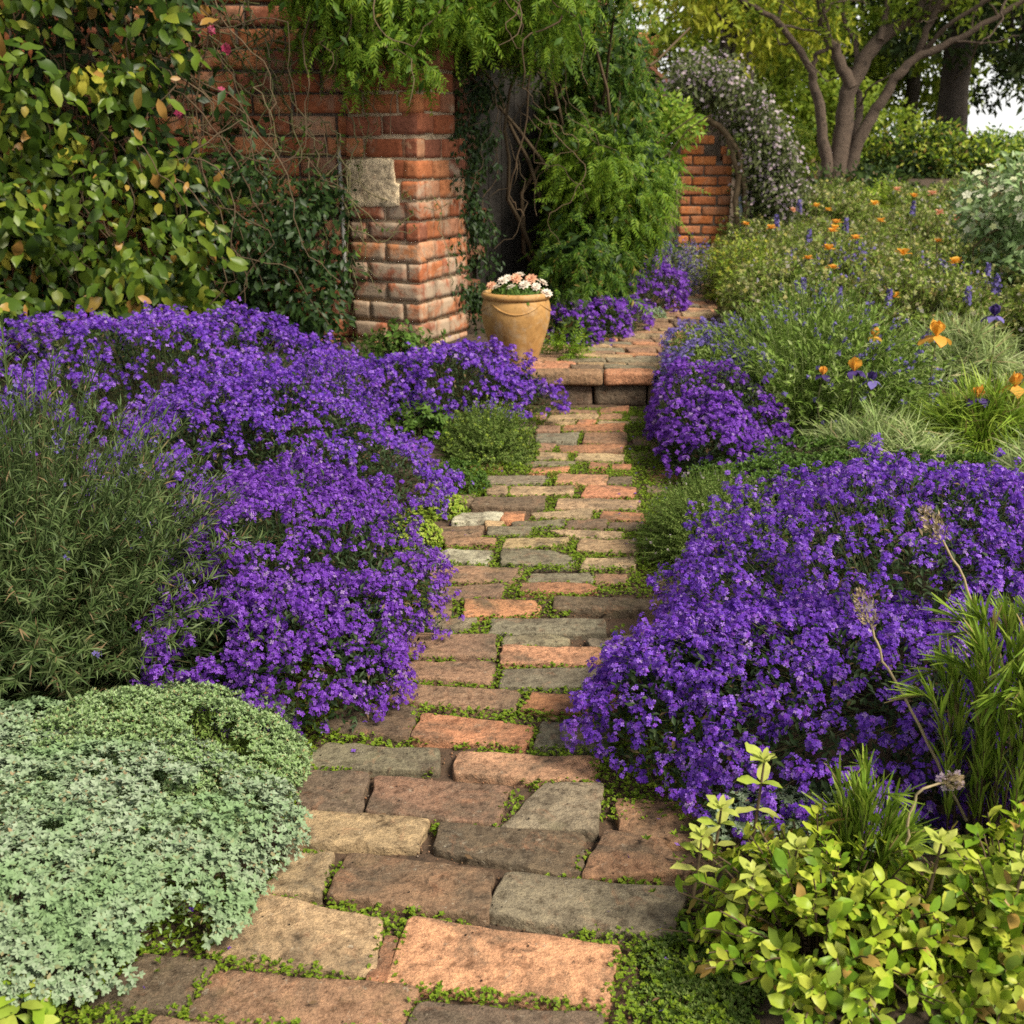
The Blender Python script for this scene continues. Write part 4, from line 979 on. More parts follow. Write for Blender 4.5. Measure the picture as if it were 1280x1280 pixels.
# ------------------------------------------------------------------ plants along the path
PG = "violet flower mounds spilling onto the brick path"
flower_mound("violet_mound", "largest mound of violet flowers, on the right of the path in front", 1.34, 3.02, 0.98, 0.68, 0.52, 0.42, 101, 8600, 18, 0.0064, 0.0155, 36000, group=PG, extra=[(-0.56, -0.55, 0.58, 0.48, 0.34, 0.1), (0.25, -0.35, 0.7, 0.5, 0.42, 0), (-0.80, -0.50, 0.33, 0.34, 0.25, 0)], gap=0.90, lump=0.12, freq=8)
flower_mound("violet_mound", "mound of violet flowers left of the path, between the rosemary bush and the bricks", -0.70, 3.30, 0.44, 0.78, 0.44, 0.12, 102, 4000, 18, 0.0064, 0.0160, 17000, petal=PURPLE_D, group=PG, gap=0.78, lump=0.17, freq=9, extra=[(0.08, -0.48, 0.33, 0.30, 0.30, 0)])
flower_mound("violet_mound", "broad mound of violet flowers left of the path, behind the rosemary bush", -1.07, 4.74, 0.64, 0.92, 0.50, 0.15, 103, 4500, 13, 0.0078, 0.017, 19000, group=PG, gap=0.64, lump=0.20, freq=7)
flower_mound("violet_mound", "wide mound of violet flowers at the foot of the leafy climber wall", -1.82, 5.75, 1.05, 0.72, 0.58, -0.05, 104, 3900, 11, 0.0105, 0.019, 16000, group=PG, gap=0.64, lump=0.17, freq=6)
flower_mound("violet_mound", "mound of violet flowers in front of the clay pot and the brick pillar", -0.36, 6.08, 0.62, 0.42, 0.30, 0, 105, 1800, 9, 0.0115, 0.019, 7000, group=PG, gap=0.6, lump=0.22, freq=9)
flower_mound("violet_mound", "violet flowers edging the right of the path, just below the step", 1.00, 5.35, 0.31, 0.78, 0.30, -0.1, 106, 1800, 9, 0.0115, 0.018, 9000, petal=PURPLE_D, group=PG, gap=0.62, lump=0.2, freq=9)
flower_mound("violet_mound", "loose lavender-violet flowers beside the right end of the step", 1.14, 6.40, 0.30, 0.80, 0.34, -0.2, 107, 1000, 8, 0.011, 0.02, 8000, petal=LAV, leafm=G_CATM, group=PG, gap=0.5, lump=0.2, freq=9)
flower_mound("violet_mound", "small mound of deep violet flowers past the clay pot, left of the upper path", 0.58, 7.95, 0.30, 0.62, 0.30, -0.4, 108, 900, 8, 0.014, 0.022, 4000, petal=PURPLE_D, group=PG, gap=0.68, lump=0.2, freq=9)
flower_mound("violet_mound", "farther mound of violet flowers leaning over the upper path's left edge", 1.04, 9.35, 0.36, 0.55, 0.42, -0.4, 109, 900, 8, 0.016, 0.025, 4000, petal=PURPLE_D, group=PG, gap=0.68, lump=0.2, freq=8)

# rosemary
bush("rosemary_bush", "grey-green needle-leaved rosemary bush at the left edge of the photo", -1.40, 2.98, 0.82, 0.62, 0.86, 201, 1700, 105000, NEEDLE, (0.026, 0.046), G_ROSE, G_ROSE, (0.003, 0.0011), (18, 60), 0.2, 0.5, 0.12, 0.35, (0.6, 1.02), "bush", heads=(FL4, LAV, 0.05, 5, 0.006, 0.012, 0.03))

# silver and pale mats
leafy_mound("silver_mat", "silvery small-leaved ground cover mound in the lower left corner", -1.03, 1.93, 0.56, 0.42, 0.185, 0.15, 211, 12500, ROS_S, (0.008, 0.0135), G_SILV, "ground cover", 0.10, 9, 0.4, core=G_SAGE)
leafy_mound("pale_green_mat", "pale green fine-leaved ground cover mound behind the silvery one", -0.84, 2.31, 0.36, 0.33, 0.19, 0.0, 212, 11000, ROS_F, (0.007, 0.0115), G_SAGE, "ground cover", 0.06, 8, 0.4, core=G_THYME)
leafy_mound("silver_mat", "silvery mat tucked between the pale green mound and the rosemary bush", -1.20, 2.30, 0.30, 0.26, 0.14, 0.0, 213, 3300, ROS_S, (0.0095, 0.0155), G_SILV, "ground cover", 0.08, 8, 0.4, core=G_SAGE)
leafy_mound("shade_creeper", "small-leaved creeper coloured dark for the shade between the rosemary and the violet mound", -0.86, 2.88, 0.26, 0.22, 0.10, 0, 214, 1500, ROS_M, (0.008, 0.013), G_HEDGE, "ground cover")  # dark leaf mat standing in for the shadow under the mound
leafy_mound("silver_mat", "low grey-green tufts under the front edge of the right violet mound", 0.66, 2.10, 0.26, 0.12, 0.09, -0.1, 215, 1500, ROS_S, (0.008, 0.013), G_SILV, "ground cover", core=G_SAGE)
leafy_mound("silver_mat", "tiny silver-green cushion on the left edge of the upper path", 1.06, 8.75, 0.15, 0.17, 0.14, 0, 216, 600, ROS_F, (0.013, 0.02), G_SILV, "ground cover", core=G_SAGE)

# green cushions
bush("thyme_cushion", "fine green cushion with yellowish tips left of the path, before the step", -0.13, 5.36, 0.29, 0.36, 0.30, 221, 900, 26000, SML, (0.009, 0.016), G_THYME, G_THYME, (0.0012, 0.0006), (30, 70), 0.3, 0.6, 0.08, cat="cushion plant", heads=(FL4, G_LIME, 0.25, 4, 0.006, 0.008, 0.01))
bush("thyme_cushion", "olive green fine-leaved cushion on the right of the path, against the big violet mound", 0.76, 3.95, 0.35, 0.47, 0.31, 222, 1500, 38000, SML, (0.008, 0.014), G_THYME, G_THYME, (0.0012, 0.0006), (30, 70), 0.3, 0.6, 0.10, cat="cushion plant", heads=(FL4, PINKW, 0.05, 3, 0.005, 0.006, 0.01))
bush("leafy_weed", "low leafy weeds between two violet mounds, left of the green cushion by the step", -0.46, 5.58, 0.26, 0.16, 0.20, 229, 90, 900, OVALS, (0.025, 0.045), G_MID, STEM, (0.002, 0.001), (40, 80), 0.3, 0.5, cat="plant")
leafy_mound("lime_cushion", "nearest lime-yellow cushion at the left edge of the path", -0.41, 4.13, 0.15, 0.14, 0.15, 0, 223, 650, ROS_M, (0.008, 0.013), G_LIME, "cushion plant", core=G_MID)
leafy_mound("lime_cushion", "lime-yellow cushion at the path's left edge, second behind the nearest", -0.32, 4.50, 0.13, 0.13, 0.15, 0, 224, 600, ROS_M, (0.008, 0.013), G_LIME, "cushion plant", core=G_MID)
leafy_mound("green_cushion", "mid green cushion between the lime cushions and the taller green one", -0.25, 4.82, 0.14, 0.14, 0.14, 0, 225, 800, ROS_F, (0.010, 0.016), G_MID, "cushion plant", core=G_DARK)
leafy_mound("ground_cover", "tiny-leaved ground cover with pink specks at the bottom right of the path", 0.37, 1.70, 0.17, 0.20, 0.055, 0, 226, 2000, ROS_F, (0.007, 0.012), G_THYME, "ground cover", core=G_THYME)
bush("fern_tuft", "small bright ferny tuft beside the foot of the clay pot", 0.33, 7.12, 0.16, 0.16, 0.20, 227, 60, 60, FROND, (0.10, 0.16), G_WISTB, STEM, (0.002, 0.001), (10, 50), 0.5, 0.3, cat="fern")
bush("leafy_weed", "small dark leafy plant at the base of the brick pillar", -0.66, 6.72, 0.42, 0.22, 0.26, 228, 150, 1500, OVALS, (0.03, 0.055), G_MID, STEM, (0.002, 0.001), (40, 80), 0.3, 0.4, cat="plant")

# corner plant, bottom left
bush("lobed_leaf_plant", "few bright yellow-green leaves poking in at the bottom left corner", -0.86, 1.585, 0.09, 0.07, 0.10, 231, 16, 46, OVAL, (0.035, 0.055), G_LIME, STEM, (0.002, 0.0012), (50, 85), 0.4, 0.4, cat="plant")

# lime shrub, bottom right
def lime_shrub(label, x, y, rx, ry, h, seed, n, m, shoots):
    r = bush("lime_shrub", label, x, y, rx, ry, h, seed, n, m, OVAL, (0.016, 0.043), G_LIMED, TWIG, (0.003, 0.0016), (35, 75), 0.35, 0.5, 0.2, 0.4, (0.7, 1.05), "shrub", up=0.7, group="lime green shrubs at the lower right")
    rg = np.random.default_rng(seed + 1); ml = MB()
    for (sx, sy, sz, ht, sc_) in shoots:
        C = np.array([[(sx, sy, sz), (sx + .006, sy, sz + ht * .5), (sx + .01, sy - .004, sz + ht)]]); ms = MB(); tubes(ms, C, np.array([[.004, .0032, .002]]), 5); sh = ms.build("shoot", TWIG, r); ml = MB()
        for lev, (f, k, s, el) in enumerate(((0.45, 2, .05, 20), (0.75, 3, .05, 30), (0.97, 4, .045, 35), (1.0, 3, .026, 65))):
            for i in range(k):
                a = 2 * math.pi * i / k + lev * 1.1 + rg.normal(0, .2); e = R(el + rg.normal(0, 8)); y_ = (math.cos(a) * math.cos(e), math.sin(a) * math.cos(e), math.sin(e))
                ml.add(*xf(OVAL[rg.integers(0, 3)], y_, (-y_[0] * .6, -y_[1] * .6, 1), s * sc_ * rg.uniform(.85, 1.15), (sx + .01 * f, sy - .004 * f, sz + ht * f)))
        ml.build("shoot_leaves", G_LIMETIP, sh)
    return r
lime_shrub("lime green shrub with upright yellow shoots, nearest the path in the lower right corner", 0.58, 1.72, 0.27, 0.24, 0.24, 241, 240, 2900,
           [(0.475, 1.90, 0.13, 0.20, 1.0), (0.39, 1.86, 0.10, 0.15, 0.9), (0.345, 1.80, 0.09, 0.14, 0.95), (0.50, 1.72, 0.14, 0.12, 0.8), (0.42, 1.70, 0.10, 0.12, 0.8)])
lime_shrub("darker lime green shrub with larger leaves filling the lower right corner", 0.92, 1.70, 0.34, 0.30, 0.28, 251, 260, 2900, [(0.74, 1.68, 0.18, 0.12, 0.9), (0.86, 1.62, 0.2, 0.1, 0.8)])

# tall narrow-leaved plant, right edge
bush("narrow_leaf_plant", "tall upright plant with narrow willow-like leaves at the right edge", 1.08, 2.00, 0.34, 0.24, 0.62, 261, 150, 8500, LANCE, (0.04, 0.085), G_BLADE, TWIG, (0.0028, 0.0014), (6, 24), 0.12, 0.8, 0.12, 0.75, (0.55, 1.1), "plant", up=0.9, steep=0.62)
bush("narrow_leaf_tuft", "small tuft of upright linear leaves rising through the lime shrubs", 0.66, 1.80, 0.09, 0.07, 0.36, 262, 26, 700, LANCE, (0.04, 0.08), G_BLADE, STEM, (0.0022, 0.0012), (6, 22), 0.3, 0.6, 0.1, 0.7, (0.7, 1.05), "plant", up=0.9, steep=0.5)
# dried flower stalks
def stalk(label, pts, hh, seed):
    rg = np.random.default_rng(seed); r = thing("dried_stalk", label, "flower stalk", pts[0], "dried flower stalks")
    m = MB(); path = limb(m, pts, 0.0035, 0.0022, 6, 0.002, seed); m.build("stem", STRAW, r)
    top = path[-1]; d = nz(path[-1] - path[-4]); n = 150
    t = rg.uniform(0, 1, n); rr = min(0.015, hh * .3) * np.sin(np.pi * np.clip(t * .85 + .12, 0, 1)) + .003
    dirs = rnd_dirs(n, rg); P = top + d * (t * hh)[:, None] + dirs * rr[:, None]
    m = MB(); scatter_mix(m, SML + OVALS, P, basis_yz(nz(dirs * .8 + d * .8), nz(dirs + rnd_dirs(n, rg) * .5)), rg.uniform(.006, .013, n), rg); stuffpart(m.build("seed_head", STRAW, r))
    m = MB(); k = 26; P = top + d * (rg.uniform(-.02, 1, k) * hh)[:, None] + rnd_dirs(k, rg) * .016
    scatter_mix(m, FL4, P, basis_z(rnd_dirs(k, rg), rg.uniform(0, 6, k)), rg.uniform(.005, .008, k), rg); stuffpart(m.build("withered_petals", PINKW, r))
stalk("taller dried flower stalk with a buff seed head, over the right violet mound", [(1.02, 1.98, 0.20), (0.99, 2.04, 0.45), (0.92, 2.1, 0.60), (0.865, 2.12, 0.70)], 0.075, 1)
stalk("shorter dried flower stalk leaning left in front of the violet mound", [(0.93, 1.98, 0.14), (0.83, 2.03, 0.33), (0.755, 2.07, 0.46), (0.725, 2.08, 0.535)], 0.07, 2)
stalk("bent brown stalk with small faded blooms among the lime shrubs", [(0.72, 1.76, 0.12), (0.72, 1.76, 0.28), (0.735, 1.76, 0.345), (0.78, 1.76, 0.365)], 0.022, 3)

# right border behind: catmint, irises, grasses
bush("catmint", "leafy green catmint with blue-violet spikes right of the step", 1.66, 6.05, 0.74, 1.05, 0.66, 301, 1700, 34000, SML[:1] + NEEDLE, (0.025, 0.05), G_CATM, G_CATM, (0.0026, 0.0012), (20, 60), 0.15, 0.75, 0.10, 0.5, (0.75, 1.03), "plant", heads=(FL4, BLUEP, 0.16, 8, 0.009, 0.011, 0.05))
bush("pale_blade_clump", "clump of pale variegated strappy leaves behind the right violet mound", 1.66, 4.85, 0.50, 0.40, 0.42, 311, 240, 5200, BLADES, (0.10, 0.20), G_PALE, STEM, (0.002, 0.001), (10, 85), 0.0, 0.8, 0.12, 0.6, (0.3, 0.7), "plant", up=0.6)
bush("grass_clump", "bright green grassy clump at the right edge, among the irises", 2.30, 5.25, 0.56, 0.45, 0.42, 312, 220, 5200, BLADES, (0.14, 0.26), G_BLADE, STEM, (0.002, 0.001), (5, 35), 0.0, 0.8, 0.1, 0.6, (0.3, 0.6), "grass", up=0.8)
bush("pale_blade_clump", "silvery strappy clump farther back at the right edge", 2.65, 6.6, 0.62, 0.5, 0.42, 313, 160, 3600, BLADES, (0.13, 0.24), G_PALE, STEM, (0.002, 0.001), (8, 75), 0.0, 0.8, 0.1, 0.6, (0.3, 0.65), "plant", up=0.6)
bush("pale_blade_clump", "low pale strappy leaves at the right edge, under the grassy clump", 2.35, 4.50, 0.55, 0.34, 0.36, 314, 200, 4000, BLADES, (0.09, 0.18), G_PALE, STEM, (0.002, 0.001), (15, 60), 0.0, 0.8, 0.1, 0.6, (0.3, 0.7), "plant", up=0.5)
leafy_mound("green_mat", "low green mat of tiny leaves behind the right violet mound", 1.55, 4.50, 0.95, 0.48, 0.19, 0, 315, 4600, ROS_F, (0.012, 0.022), G_MID, "ground cover", 0.25, 7, core=G_DARK)

def petal_t(wd, curl, rows=4): return leaf_t(wd, rows, 0.18, curl, 0.62, 0.12)
def ruffle(t, rg, a=0.06):
    v, l_, t_ = t; return v + rg.normal(0, a, v.shape) * np.clip(v[:, 1:2], 0, 1), l_, t_
def iris(label, x, y, z, s, seed, mat, falls):
    rg = np.random.default_rng(seed); zb = Zg(x, y); r = thing("iris", label, "iris", (x, y, zb), "irises in the right border")
    m = MB(); top = np.array([x + rg.normal(0, .01), y, z]); limb(m, [(x + rg.normal(0, .04), y + .03, zb), (x, y, (zb + z) / 2), top - [0, 0, .02 * s]], .005, .0035, 6); m.build("stem", STEM, r)
    m = MB()
    for i in range(5):
        a = 2 * math.pi * i / 5 + seed; o_ = rg.uniform(.35, .8)
        m.add(*xf(ruffle(petal_t(1.05, -.3, 6), rg), (math.cos(a) * o_, math.sin(a) * o_, 1), (-math.cos(a), -math.sin(a), .4), .050 * s * rg.uniform(.85, 1.15), top - [0, 0, .012]))
    m.build("upright_petals", mat, r)
    m = MB()
    for i in range(4):
        a = 2 * math.pi * i / 4 + seed + .6
        m.add(*xf(ruffle(petal_t(.95, .7, 6), rg, .05), (math.cos(a), math.sin(a), .1), (0, 0, 1), .052 * s * rg.uniform(.8, 1.15), top - [0, 0, .012]))
    m.build("drooping_petals", falls, r)
for (lab, x, y, z, s, sd_, mt, fa) in (
    ("large amber iris, the tallest, at the back of the pale strappy clump", 2.14, 5.65, 0.545, 1.45, 1, ORANGEY, ORANGE),
    ("amber iris with dark falls just right of the catmint", 1.65, 5.35, 0.425, 1.15, 2, ORANGEY, DVIO),
    ("orange iris with violet falls near the right edge, on the bright grass", 2.16, 5.15, 0.335, 1.15, 3, ORANGE, DVIO),
    ("orange iris cut by the right edge of the photo", 2.40, 5.25, 0.37, 1.2, 4, ORANGE, ORANGE),
    ("small orange iris left of the tallest one, on the catmint", 1.86, 5.72, 0.53, 0.9, 5, ORANGE, ORANGEY),
    ("low orange iris bud left of the amber one with dark falls", 1.50, 5.38, 0.40, 0.75, 6, ORANGE, DVIO),
    ("dark violet iris close below the amber one", 1.72, 5.28, 0.39, 1.0, 7, DVIO, BLUEP),
    ("dark violet iris at the right edge below the white shrub", 2.72, 6.3, 0.55, 1.2, 8, DVIO, BLUEP)):
    iris(lab, x, y, z, s, sd_, mt, fa)

# meadow plants
rg_u = np.random.default_rng(77)
MG = "loose meadow plants of the right border"
mlab = "loose meadow plant of thin green stems with tiny pale heads"
def meadow(x, y, rx, ry, h, seed, mat=G_MEAD, head=(FL4, G_SEED, 0.7, 5, 0.016, 0.03, 0.05), n=800, m=10500, lab=mlab):
    return bush("meadow_plant", lab, x, y, rx, ry, h, seed, n, m, SML + NEEDLE[:2], (0.03, 0.06), mat, STEM, (0.003, 0.0014), (20, 65), 0.3, 0.8, 0.14, 0.7, (0.75, 1.1), "plant", MG, heads=head)
mA = meadow(2.75, 7.7, 0.75, 0.6, 0.50, 321)
mB = meadow(1.98, 8.5, 0.45, 0.7, 0.42, 322, n=650, m=8500)
mC = meadow(3.4, 9.0, 0.85, 0.7, 0.44, 323)
mD = meadow(2.45, 9.0, 0.5, 0.5, 0.56, 324, head=(FL4, LAV, 0.6, 7, 0.012, 0.014, 0.08), n=380, m=4200, lab="meadow plant with hazy lavender-grey flower spikes")
dup(mD, (3.1, 8.2, Zg(3.1, 8.2)), 1.9, 0.85)
for src, x, y, rz, s in ((mA, 2.35, 10.2, 2.1, 1.0), (mC, 3.5, 10.9, 1.2, 1.0), (mA, 4.6, 10.4, 4.0, 1.05), (mB, 2.75, 9.2, 2.6, 1.1), (mC, 2.9, 12.3, 3.0, 1.0), (mA, 4.3, 12.3, 0.9, 1.1), (mC, 5.6, 12.0, 5.0, 1.1), (mB, 4.15, 8.0, 1.0, 1.1), (mA, 3.6, 13.6, 2.0, 1.1), (mC, 5.0, 13.8, 0.4, 1.1), (mB, 3.6, 7.3, 0.5, 1.0)):
    dup(src, (x, y, Zg(x, y)), rz, s)
bush("yellow_green_plant", "airy yellow-green plant where the upper path bends right", 1.95, 9.6, 0.30, 0.6, 0.55, 331, 420, 4000, SML + NEEDLE[:1], (0.03, 0.055), G_LIME, STEM, (0.003, 0.0012), (20, 60), 0.3, 0.6, 0.1, 0.6, (0.7, 1.08), "plant", heads=(FL4, G_YEL, 0.3, 4, 0.014, 0.02, 0.03))
bush("lavender_bush", "hazy grey-lavender bush at the far end of the upper path", 1.42, 10.4, 0.34, 0.42, 0.55, 332, 420, 3500, NEEDLE, (0.04, 0.07), G_PALE, STEM, (0.003, 0.0012), (15, 45), 0.2, 0.6, 0.1, 0.6, (0.7, 1.05), "bush", heads=(FL4, LAV, 0.7, 8, 0.012, 0.014, 0.08))
bush("lavender_bush", "thin lavender tuft on the right of the far path end", 1.78, 11.3, 0.25, 0.3, 0.5, 333, 240, 1500, NEEDLE, (0.04, 0.07), G_MEAD, STEM, (0.003, 0.0012), (15, 45), 0.2, 0.6, 0.1, 0.6, (0.7, 1.05), "bush", heads=(FL4, LAV, 0.7, 8, 0.012, 0.014, 0.08))
# low undergrowth over the soil of the right-hand border
k = 26000; X = rg_u.uniform(1.2, 6.5, k); Y = rg_u.uniform(1.6, 14, k); ok = X > path_x(Y) + path_hw(Y) + .25; X, Y = X[ok], Y[ok]
P = np.c_[X, Y, gz(X, Y) + rg_u.uniform(0, .05, len(X))]; m = MB(); scatter_mix(m, ROS_F, P, basis_z(nz(np.array([0, 0, 1.0]) + rg_u.normal(0, .35, P.shape)), rg_u.uniform(0, 6.28, len(P))), rg_u.uniform(.012, .034, len(P)), rg_u)
m.build("undergrowth", G_MID, None, kind="stuff")
# small orange flowers of the meadow: one built, the others copied
def poppy(mat, seed, lab):
    r = thing("orange_flower", lab, "flower", (0, 0, 0), "small orange flowers in the meadow"); rg = np.random.default_rng(seed)
    m = MB(); limb(m, [(0.03, 0, -0.45), (0.0, 0, -0.2), (0, 0, 0)], .004, .003, 5); m.build("stem", STEM, r)
    m = MB(); n_ = 5
    for q in range(2):
        for i in range(n_):
            a = 2 * math.pi * i / n_ + q * .6; e = R(20 + 35 * q + rg.normal(0, 8))
            m.add(*xf(petal_t(.9, .25), (math.cos(a) * math.cos(e), math.sin(a) * math.cos(e), math.sin(e)), (-math.cos(a) * .7, -math.sin(a) * .7, 1), .05 * rg.uniform(.8, 1.15), (0, 0, 0)))
    m.build("blossom", mat, r); return r
OLAB = "small orange flower standing among the meadow plants"
pA = poppy(ORANGE, 1, OLAB); pB = poppy(ORANGEY, 2, OLAB); pC = poppy(PEACH, 3, "small peach-pink flower standing among the meadow plants")
POPS = [(0,2.07,9.21,0.81,1.0),(0,2.01,9.9,0.80,0.9),(1,2.38,8.6,0.70,1.2),(1,2.77,8.1,0.71,1.25),(1,3.10,8.0,0.66,1.2),(0,2.60,8.7,0.77,1.0),(0,2.64,9.4,0.84,1.0),(1,3.0,9.4,0.85,1.0),(0,3.3,8.9,0.73,0.9),(1,3.28,10.5,0.97,1.1),
        (0,2.5,9.0,0.80,1.0),(1,2.55,9.1,0.815,1.0),(0,4.0,9.3,0.96,1.2),(0,3.7,10.7,1.05,1.0),(1,2.95,10.8,0.93,0.9),(1,3.5,7.6,0.60,1.1),(0,3.62,7.65,0.60,1.1),(2,3.75,9.7,0.86,1.2),(2,3.62,9.8,0.90,1.0),(2,4.3,11.9,1.12,1.3),
        (0,2.25,8.0,0.62,1.0),(0,2.15,8.3,0.66,0.9),(1,3.2,12.2,1.0,1.1),(2,2.82,11.6,0.96,1.0),(2,3.9,11.8,1.16,1.1),(1,2.5,7.4,0.50,1.1)]
first = {0: pA, 1: pB, 2: pC}; used = set()
for k, x, y, z, s in POPS:
    z -= float(0.85 * (sstep(9.5, 17, y) - sstep(11.0, 17.5, y)))
    if k not in used: used.add(k); first[k].location = (x, y, z); first[k].scale = (s,) * 3
    else: dup(first[k], (x, y, z), x * 7, s)
# blue-violet spikes in the meadow
def spike(lab):
    r = thing("violet_spike", lab, "flower", (0, 0, 0), "violet flower spikes in the meadow"); rg = np.random.default_rng(3)
    m = MB(); limb(m, [(0.02, 0, -0.45), (0, 0, -0.2), (0, 0, 0.1)], .004, .002, 5); m.build("stem", STEM, r)
    n = 40; t = rg.uniform(0, 1, n); d = rnd_dirs(n, rg); P = np.c_[np.zeros(n), np.zeros(n), t * .12 - .01] + d * (.026 * (1 - .6 * t))[:, None]
    m = MB(); scatter_mix(m, FL4, P, basis_z(d, t * 9), rg.uniform(.012, .018, n), rg); stuffpart(m.build("blossoms", BLUEP, r)); return r
sp0 = spike("blue-violet flower spike standing among the meadow plants")
for i, (x, y, z) in enumerate(((1.95, 7.6, .50), (2.08, 7.2, .50), (2.5, 7.7, .55), (2.9, 7.2, .50), (3.2, 7.5, .52), (1.9, 6.9, .50), (2.35, 9.1, .72), (2.2, 9.6, .80), (2.75, 9.5, .78), (3.6, 10.4, .86), (3.3, 7.9, .58), (2.3, 6.9, .52), (3.3, 6.8, .48), (2.6, 10.5, .88))):
    if i == 0: sp0.location = (x, y, z)
    else: dup(sp0, (x, y, z), i * 1.3, 0.9 + 0.03 * (i % 5))

# cream-flowered shrub at the right edge
rg = np.random.default_rng(341); r = thing("cream_flower_shrub", "pale green shrub with cream-white blooms at the right edge, above the meadow", "shrub", (4.08, 8.9, Zg(4.08, 8.9)))
cl = ell_clumps(46, (4.08, 8.9, 0.80), (0.62, 0.6, 0.55), rg, (0.35, 1.0), -0.9)
m = MB(); leaf_cloud(m, cl, 7500, 0.20, rg, OVALS + SML, (0.04, 0.08), 0.7, 0.1); stuffpart(m.build("foliage", G_SAGE, r))
m = MB(); P, d = cloud(300, cl[cl[:, 2] > 0.9], rg, 0.23); scatter_mix(m, FL5, P, basis_z(nz(d + [0, -.3, .6]), rg.uniform(0, 6, 300)), rg.uniform(.025, .045, 300), rg); stuffpart(m.build("blossoms", CREAM, r))
m = MB()
for i in range(14): limb(m, [(4.08 + rg.normal(0, .06), 8.9 + rg.normal(0, .06), 0.25), (4.08 + rg.normal(0, .2), 8.9 + rg.normal(0, .2), .7), (4.08 + rg.normal(0, .35), 8.9 + rg.normal(0, .3), 1.2)], .012, .004, 5, .01, i)
m.build("branches", TWIG, r)

# flowers in the clay pot
rg = np.random.default_rng(351); r = thing("potted_daisies", "low green plant with cream and pink blooms, growing in the clay pot", "potted flowers", (PX, PY, PZ + 0.45))
C = arcs(160, (PX, PY, PZ + 0.44), 0.19, 0.19, 0.10, rg, 0.6, 0.1)
m = MB(); leaves_on(m, C, 2600, rg, OVALS, (0.022, 0.04), (40, 80), 0.3); stuffpart(m.build("foliage", G_MID, r))
m = MB(); stems_of(m, C, .002, .001); stuffpart(m.build("stems", STEM, r))
for i, (dx, dy, dz) in enumerate(((-.15, -.05, .09), (-.12, -.10, .085), (-.08, -.02, .115), (-.03, -.12, .09), (0.0, -.03, .13), (.05, -.10, .10), (.09, -.02, .125), (.12, -.10, .09), (.16, -.03, .105), (.185, -.09, .05), (.02, .06, .14), (-.05, .08, .12))):
    m = MB(); s = rg.uniform(.85, 1.15)
    for q, (k, el, ln) in enumerate(((9, 12, .026), (8, 38, .021), (6, 65, .014))):
        for j in range(k):
            a = 2 * math.pi * j / k + q * .4; e = R(el); y_ = (math.cos(a) * math.cos(e), math.sin(a) * math.cos(e), math.sin(e))
            m.add(*xf(petal_t(.55, .2, 3), y_, (-y_[0], -y_[1], 1), ln * s * 1.4, (PX + dx, PY + dy, PZ + .445 + dz)))
    V_ = np.concatenate(m.V) - [PX + dx, PY + dy, PZ + .445 + dz]; n_ = nz(np.array([[dx * 3 + rg.normal(0, .3), -.55 + rg.normal(0, .3), 1.0]])); m2 = MB(); m2.add(V_ @ basis_z(n_, np.array([0.]))[0].T + [PX + dx, PY + dy, PZ + .445 + dz], np.concatenate(m.L), np.concatenate(m.T))
    m2.build("blossom", PEACH if i in (0, 4, 6) else WHITEP, r)

# moss and tiny weeds in the joints
rg = np.random.default_rng(361)
def moss(n, Y0, Y1, z, quads, seed, size):
    k = n * 9; Y = rg.uniform(Y0, Y1, k); X = path_x(Y) + rg.uniform(-1, 1, k) * (path_hw(Y) + .02)
    q3 = np.c_[X, Y, np.zeros(k)]; g = wave(q3, seed, 7) + .7 * wave(q3, seed + 1, 17) + .35 * wave(q3, seed + 2, 45)
    keep = g > -0.42 - 0.1 * sstep(1.6, 3.5, Y) - 0.2 * sstep(2.2, 3, Y) * (1 - sstep(4.6, 5.6, Y))
    X, Y, g = X[keep], Y[keep], g[keep]; ins = np.zeros(len(X), bool)
    for q in quads:
        c = q.mean(0); qq = c + (q - c) * 0.975; ins |= inside(X, Y, qq)
    X, Y, g = X[~ins][:n], Y[~ins][:n], g[~ins][:n]
    return np.c_[X, Y, z + rg.uniform(-.006, .012, len(X)) + .010 * np.clip(g, 0, 1.5)]
P = moss(42000, 1.3, 6.4, -0.012, LOWQ, 71, 1)
m = MB(); zd = nz(np.array([0, 0, 1.0]) + rg.normal(0, .35, P.shape)); scatter_mix(m, ROS_M, P, basis_z(zd, rg.uniform(0, 6.28, len(P))), rg.uniform(.0038, .0085, len(P)) , rg)
m.build("moss", G_MOSS, None, kind="stuff")
